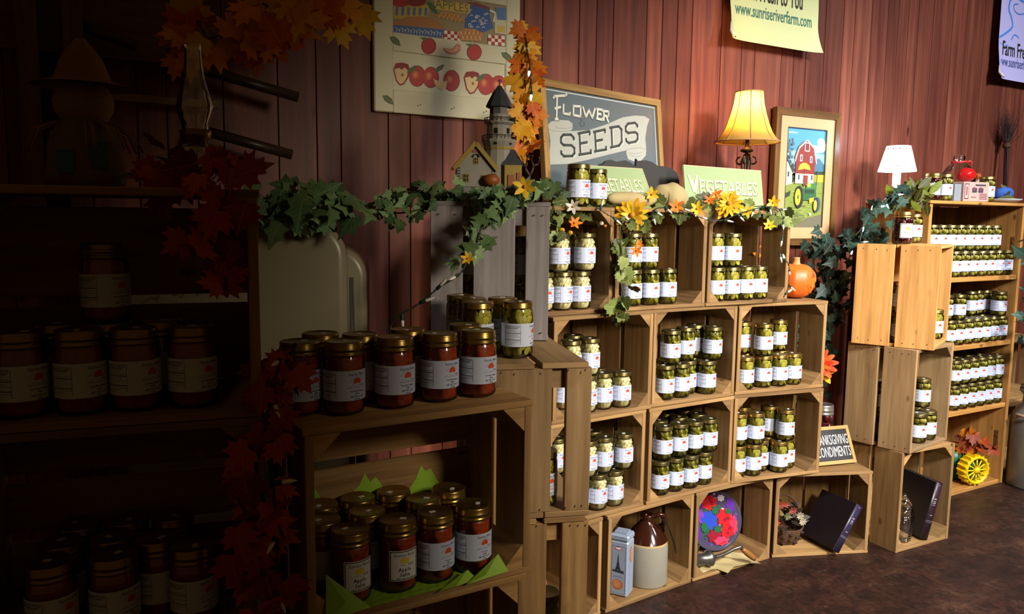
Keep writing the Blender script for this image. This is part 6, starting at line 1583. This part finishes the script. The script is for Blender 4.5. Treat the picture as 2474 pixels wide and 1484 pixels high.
def rack():
    r = thing('wooden_rack', 'dim dark wooden rack with round rungs on the wall at upper left', 'rack', (0, 0, 0))
    Y = WY-.17
    for (a, b), w in (((( 480, 165), (720, 235)), .016), (((500, 318), (705, 374)), .016), (((190, 60), (330, 112)), .016)):
        m = MB(); A = aty(*a, Y); B = aty(*b, Y-.02); m.tube([A, B], w, 12); m.build('rung', colmat('33241a', .4), r)
    m = MB(); A = aty(150, 215, Y+.06); B = aty(527, 262, Y+.06); m.box((A.x, Y+.05, B.z), (B.x, Y+.07, A.z), 0, .5); m.build('cross_board', M_tan, r)
    for px in (40, 150):
        m = MB(); A = aty(px, 60, Y+.06); m.box((A.x, Y-.03, 1.2), (A.x+.05, WY-.001, 2.5), 0, .3); m.build('upright', M_framedk, r)
    m = MB(); A = aty(-40, 110, Y+.05); B = aty(500, -60, Y+.05); m.box((A.x, Y+.05, A.z), (B.x, Y+.075, A.z+.35), 0, .35); m.build('wide_board', M_framedk, r)
rack()
def tissue():
    c = A2; n = 30; vs = []; fs = []; k = random.Random(6)
    for j in range(n+1):
        for i in range(n+1):
            u = .030+(c.W-.060-.045)*i/n; v = j/n
            if v < .7: y = -.004+(c.D-.02)*v/.7; z = c.zf+.0006+.0010*abs(sin(i*1.9+j*2.3))
            else: y = c.D-.0118; z = c.zf+.002+(v-.7)/.3*(.115+.03*sin(i*.55)+.022*k.random())
            if v < .04: z += .001
            P = cpt(c, u, y, z); vs.append(tuple(P))
    for j in range(n):
        for i in range(n): q = j*(n+1)+i; fs.append((q, q+1, q+n+2, q+n+1))
    m = MB(); m.add(vs, fs, 0, .5, False)
    # loose folded corners lifting at the front
    for u0, w, h, s in ((.30, .10, .035, 1), (.028, .085, .075, -1), (.24, .09, .018, 1)):
        A = cpt(c, u0, -.012, c.zf+.001); B = cpt(c, u0+w, -.004, c.zf+.002); C_ = cpt(c, u0+w*(.85 if s > 0 else .1), .012, c.zf+h); D_ = cpt(c, u0+w*.4, -.018, c.zf+h*.4)
        m.add([A, B, C_, D_], [(0, 1, 2), (0, 2, 3)])
    t = NT('lime_tissue'); t.set(S('8cb428'), .6)
    tag(m.build('tissue_paper', t.m), 'lime green tissue paper lining the foreground salsa crate', 'tissue paper')
tissue()
def milk_can():
    P = atd(2492, 1165, 4.25); X, Y = P.x, P.y
    r = thing('milk_can', 'grey metal milk can cut off by the right edge of the photo', 'milk can', (X, Y, .0005)); g = plain('galvanised_grey', '8a8880', .45, .6, grain=.1, gs=20)
    m = MB(); m.lathe([(0, 0), (.12, 0), (.125, .01), (.125, .36), (.115, .40), (.075, .45), (.072, .50), (.09, .52), (.09, .535), (0, .535)], 36); m.build('can_body', g, r)
    m = MB(); m.lathe([(0, .535), (.085, .536), (.088, .55), (.05, .56), (0, .562)], 30); m.build('lid', g, r)
    m = MB(); m.tube([(-.115, -.03, .40), (-.15, -.03, .405), (-.15, .03, .405), (-.115, .03, .40)], .008, 8); m.build('handle', colmat('a08068', .5), r)
    r2 = thing('red_ornament', 'small red and white ornament on the milk can at right edge', 'ornament', (X-.03, Y, .563)); m = MB(); m.ell((0, 0, .03), (.035, .035, .03), 0, .5, 14, 8); m.build('red_top', colmat('a02018', .4), r2); m = MB(); m.lathe([(0, 0), (.025, 0), (.02, .014), (0, .014)], 14); m.build('white_foot', colmat('d8d0c4', .5), r2)
    s = crate('crate at the right edge of the photo just beyond the bookcase', 4.50, 2.38, 0, 0, 0.445, 0.40, 0.28)
    s = crate('upper crate at the right edge of the photo beyond the bookcase', 4.50, 2.40, .40, 0, 0.445, 0.365, 0.27)
milk_can()
def bookcase_top():
    z = BH+.0008
    X = colx(2304, BY0+.06, z); r = thing('grey_box', 'plain grey box on the bookcase top left of the vintage tin', 'box', (X-.010, BY0+.035, z)); m = MB(); m.box((-.028, 0, 0), (.028, .05, .085), bev=.002); m.build('carton', colmat('868a90', .5), r)
    X = colx(2344, BY0+.04, z); r = thing('vintage_tin', 'pale pink vintage tin box with dark print on the bookcase top', 'tin', (X, BY0+.012, z), radians(-10))
    m = MB(); m.box((-.085, 0, 0), (.085, .09, .098), bev=.003); m.build('tin_body', plain('pale_pink_tin', 'b89a90', .4), r)
    m = MB(); F_ = lambda x0, z0, x1, z1, mt, o=0: m.add([(x0, -.0006-o, z0), (x1, -.0006-o, z0), (x1, -.0006-o, z1), (x0, -.0006-o, z1)], [(0, 1, 2, 3)], mt)
    F_(-.08, .012, -.052, .09, 1); F_(-.076, .018, -.056, .084, 2, .0003); F_(-.070, .03, -.062, .074, 1, .0006)
    for x0 in (-.03, .012): F_(x0, .045, x0+.032, .068, 0); F_(x0+.008, .052, x0+.02, .072, 1, .0003)
    for k in range(4): F_(.02, .012+k*.008, .075-.006*(k % 2), .016+k*.008, 1)
    F_(-.01, .078, .06, .086, 0); F_(-.035, .020, .0, .024, 1)
    m.build('printed_design', [colmat('34303c'), colmat('7a3a48'), colmat('c8a8a0')], r)
    X = colx(2330, BY0+.07, z+.1); r = thing('tomato_ornament', 'shiny red tomato resting on the pale pink tin', 'ornament', (X-.006, BY0+.06, z+.0988)); m = MB()
    n = 36; vs = []; fs = []
    for j in range(17):
        t = pi*j/16
        for i in range(n): a = 2*pi*i/n; rb = 1-.06*abs(sin(a*3))*sin(t); vs.append((.048*rb*sin(t)*cos(a), .042*rb*sin(t)*sin(a), .036-.036*cos(t)))
    for j in range(16):
        for i in range(n): fs.append((j*n+i, j*n+(i+1) % n, (j+1)*n+(i+1) % n, (j+1)*n+i))
    m.add(vs, fs, 0, .5, True); m.build('body', plain('tomato_red', 'b4181a', .15), r)
    X = colx(2316, BY0+.20, z); r = thing('glass_jug', 'large clear glass jug with red ribbon on the bookcase top', 'jug', (X, BY0+.215, z))
    m = MB(); m.lathe([(0, .001), (.075, .001), (.085, .01), (.086, .11), (.080, .15), (.055, .19), (.030, .212), (.026, .225), (.030, .23), (.030, .24), (.026, .243), (.026, .250)], 36); m.build('glass_body', M_clear, r)
    m = MB(); m.tube([(.034*cos(a), .034*sin(a), .214+.002*sin(3*a)) for a in [2*pi*i/24 for i in range(25)]], .005, 7); m.tube([(.03, -.02, .214), (.05, -.03, .222), (.066, -.03, .212), (.062, -.028, .200)], .005, 7); m.build('red_ribbon', colmat('c02a28', .5), r)
    # blue cloth, white plate, and a plain bundle standing in for rag dolls
    X = colx(2465, BY0+.12, z); r = thing('white_dish', 'white dish at the right end of the bookcase top', 'dish', (BX1-.095, BY0+.07, z)); m = MB(); m.lathe([(0, 0), (.045, 0), (.07, .008), (.088, .018), (.089, .021), (.07, .012), (0, .004)], 34); m.build('dish_body', colmat('c4c8d4', .3), r)
    m = MB(); pts = [(BX1-.15, BY0+.075, z+.050), (BX1-.10, BY0+.07, z+.056), (BX1-.05, BY0+.075, z+.052), (BX1-.02, BY0+.08, z+.045)]; m.tube(pts, [.020, .032, .033, .022], 14)
    tag(m.build('blue_cloth', plain('blue_denim', '2450a0', .8)), 'bright blue rolled cloth in the white dish on the bookcase', 'cloth')
    r = thing('rag_doll_stand_in', 'bundle of pink and cream cloth topped with orange wool behind the blue cloth', 'cloth', (BX1-.085, BY0+.24, z)); m = MB(); m.lathe([(0, 0), (.055, 0), (.058, .02), (.045, .07), (.02, .09), (0, .092)], 18); m.build('pink_cloth', plain('pink_cotton', 'c88a94', .9, grain=.15, gs=80), r)
    m = MB(); m.lathe([(.022, .085), (.03, .10), (.03, .125), (.015, .15), (0, .152)], 14); m.build('cream_cloth', plain('cream_cotton', 'd0bca0', .9), r)
    m = MB(); k = random.Random(9)
    for i in range(60):
        a, b = k.uniform(0, 6.28), k.uniform(.3, 1.2); q = Vector((.028*cos(a)*sin(b), .028*sin(a)*sin(b), .125+.032*cos(b))); m.tube([q, q*1.0+Vector((cos(a)*.012, sin(a)*.012, .008)), q+Vector((cos(a)*.018, sin(a)*.018, -.018))], .003, 5)
    m.build('orange_wool', colmat('b0581c', .9), r)
    # dried dark broom grass leaning on the wall beyond the bookcase
    o = Vector((4.78, 2.56, .7652)); r = thing('dried_grass_bundle', 'bundle of dark dried broom grass leaning on the wall above the bookcase', 'dried plant', o)
    B = aty(2432, 352, 2.66); m = MB(); k = random.Random(12)
    for i in range(80):
        f0 = o+Vector((k.uniform(-.02, .02), k.uniform(-.02, .02), .0005)); d = (B-f0).normalized(); e = B+d*k.uniform(.08, .22)+Vector((k.gauss(0, .06), k.uniform(-.05, .03), k.gauss(0, .02)))
        e.y = min(e.y, 2.70); m.tube([f0-o, f0.lerp(B, .5)+rv(.012)-o, B+rv(.010)-o, B.lerp(e, .5)+rv(.01)-o, e-o], [.003, .003, .0025, .0018, .0005], 4)
    m.build('stalks', plain('dark_dried_grass', '301410', .8), r)
    m = MB(); m.lathe([(.020, -.012), (.022, 0), (.020, .012)], 12, 0, .5, Matrix.Translation(B-o) @ (B-o).normalized().to_track_quat('Z', 'Y').to_matrix().to_4x4()); m.build('binding', colmat('4a2818', .8), r)
bookcase_top()
def wheel_planter():
    z = BSH[0]; X = colx(2340, BY0+.05, z+.02); r = thing('tractor_wheel_ornament', 'green planter with yellow spoked wheel on the lowest bookcase shelf', 'ornament', (X, BY0+.072, z+.0008), radians(-14))
    Rr = .074; y = plain('bright_yellow_paint', 'e0bc10', .35); g = plain('tractor_green', '145a2c', .4)
    Mw = T(0, -.03, Rr+.012) @ Rx(pi/2)
    m = MB(); m.lathe([(Rr*.86, -.012), (Rr*.98, -.014), (Rr, -.012), (Rr, .05), (Rr*.97, .052), (Rr*.86, .05), (Rr*.86, -.012)], 40, 0, .5, Mw)
    for k in range(18):
        a = 2*pi*k/18; M = Mw @ Rz(a) @ T(Rr, 0, .018); m.add([(-.004, -.012, -.030), (-.004, .012, -.030), (-.004, .016, .03), (-.004, -.006, .03), (.011, 0, -.026), (.011, .005, .028)], [(0, 1, 4), (3, 5, 2), (0, 4, 5, 3), (1, 2, 5, 4), (0, 3, 2, 1)], 0, .5, False, None, M)
    m.build('wheel_rim', y, r)
    m = MB()
    for k in range(12): a = 2*pi*k/12; m.tube([(.014*cos(a), .014*sin(a), .042), (Rr*.88*cos(a), Rr*.88*sin(a), .040)], .0042, 6, 0, .5, Mw)
    m.lathe([(0, .034), (.014, .034), (.018, .04), (.018, .052), (0, .052)], 16, 0, .5, Mw); m.build('spokes', y, r)
    m = MB(); m.lathe([(0, .02), (Rr*.84, .02), (Rr*.84, .015)], 30, 0, .5, Mw); m.box((-.060, .025, .0), (.060, .09, .10), 0, .5, None, .01); m.lathe([(0, 0), (.068, 0), (.068, .070), (0, .070)], 24, 0, .5, T(-.006, .022, .105) @ Rx(-pi/2), True, 0, 2*pi); m.build('planter_body', g, r)
    p = r.location
    garland('rust coloured maple spray in the green planter on the lowest shelf', [[Vector((p.x, p.y+.03, z+.14)), Vector((p.x-.01, p.y+.02, z+.20)), Vector((p.x-.02, p.y, z+.26)), Vector((p.x-.05, p.y-.02, z+.29))], [Vector((p.x+.02, p.y, z+.18)), Vector((p.x+.06, p.y-.04, z+.22)), Vector((p.x+.10, p.y-.06, z+.21))]], 'maple', 26, (.045, .075), leafmat('rust_leaves', [(.1, '4a140a'), (.5, '8a3010'), (.85, 'c8781c')]), M_stem, .03, (.1, .95), name='maple_spray', down=.2)
wheel_planter()
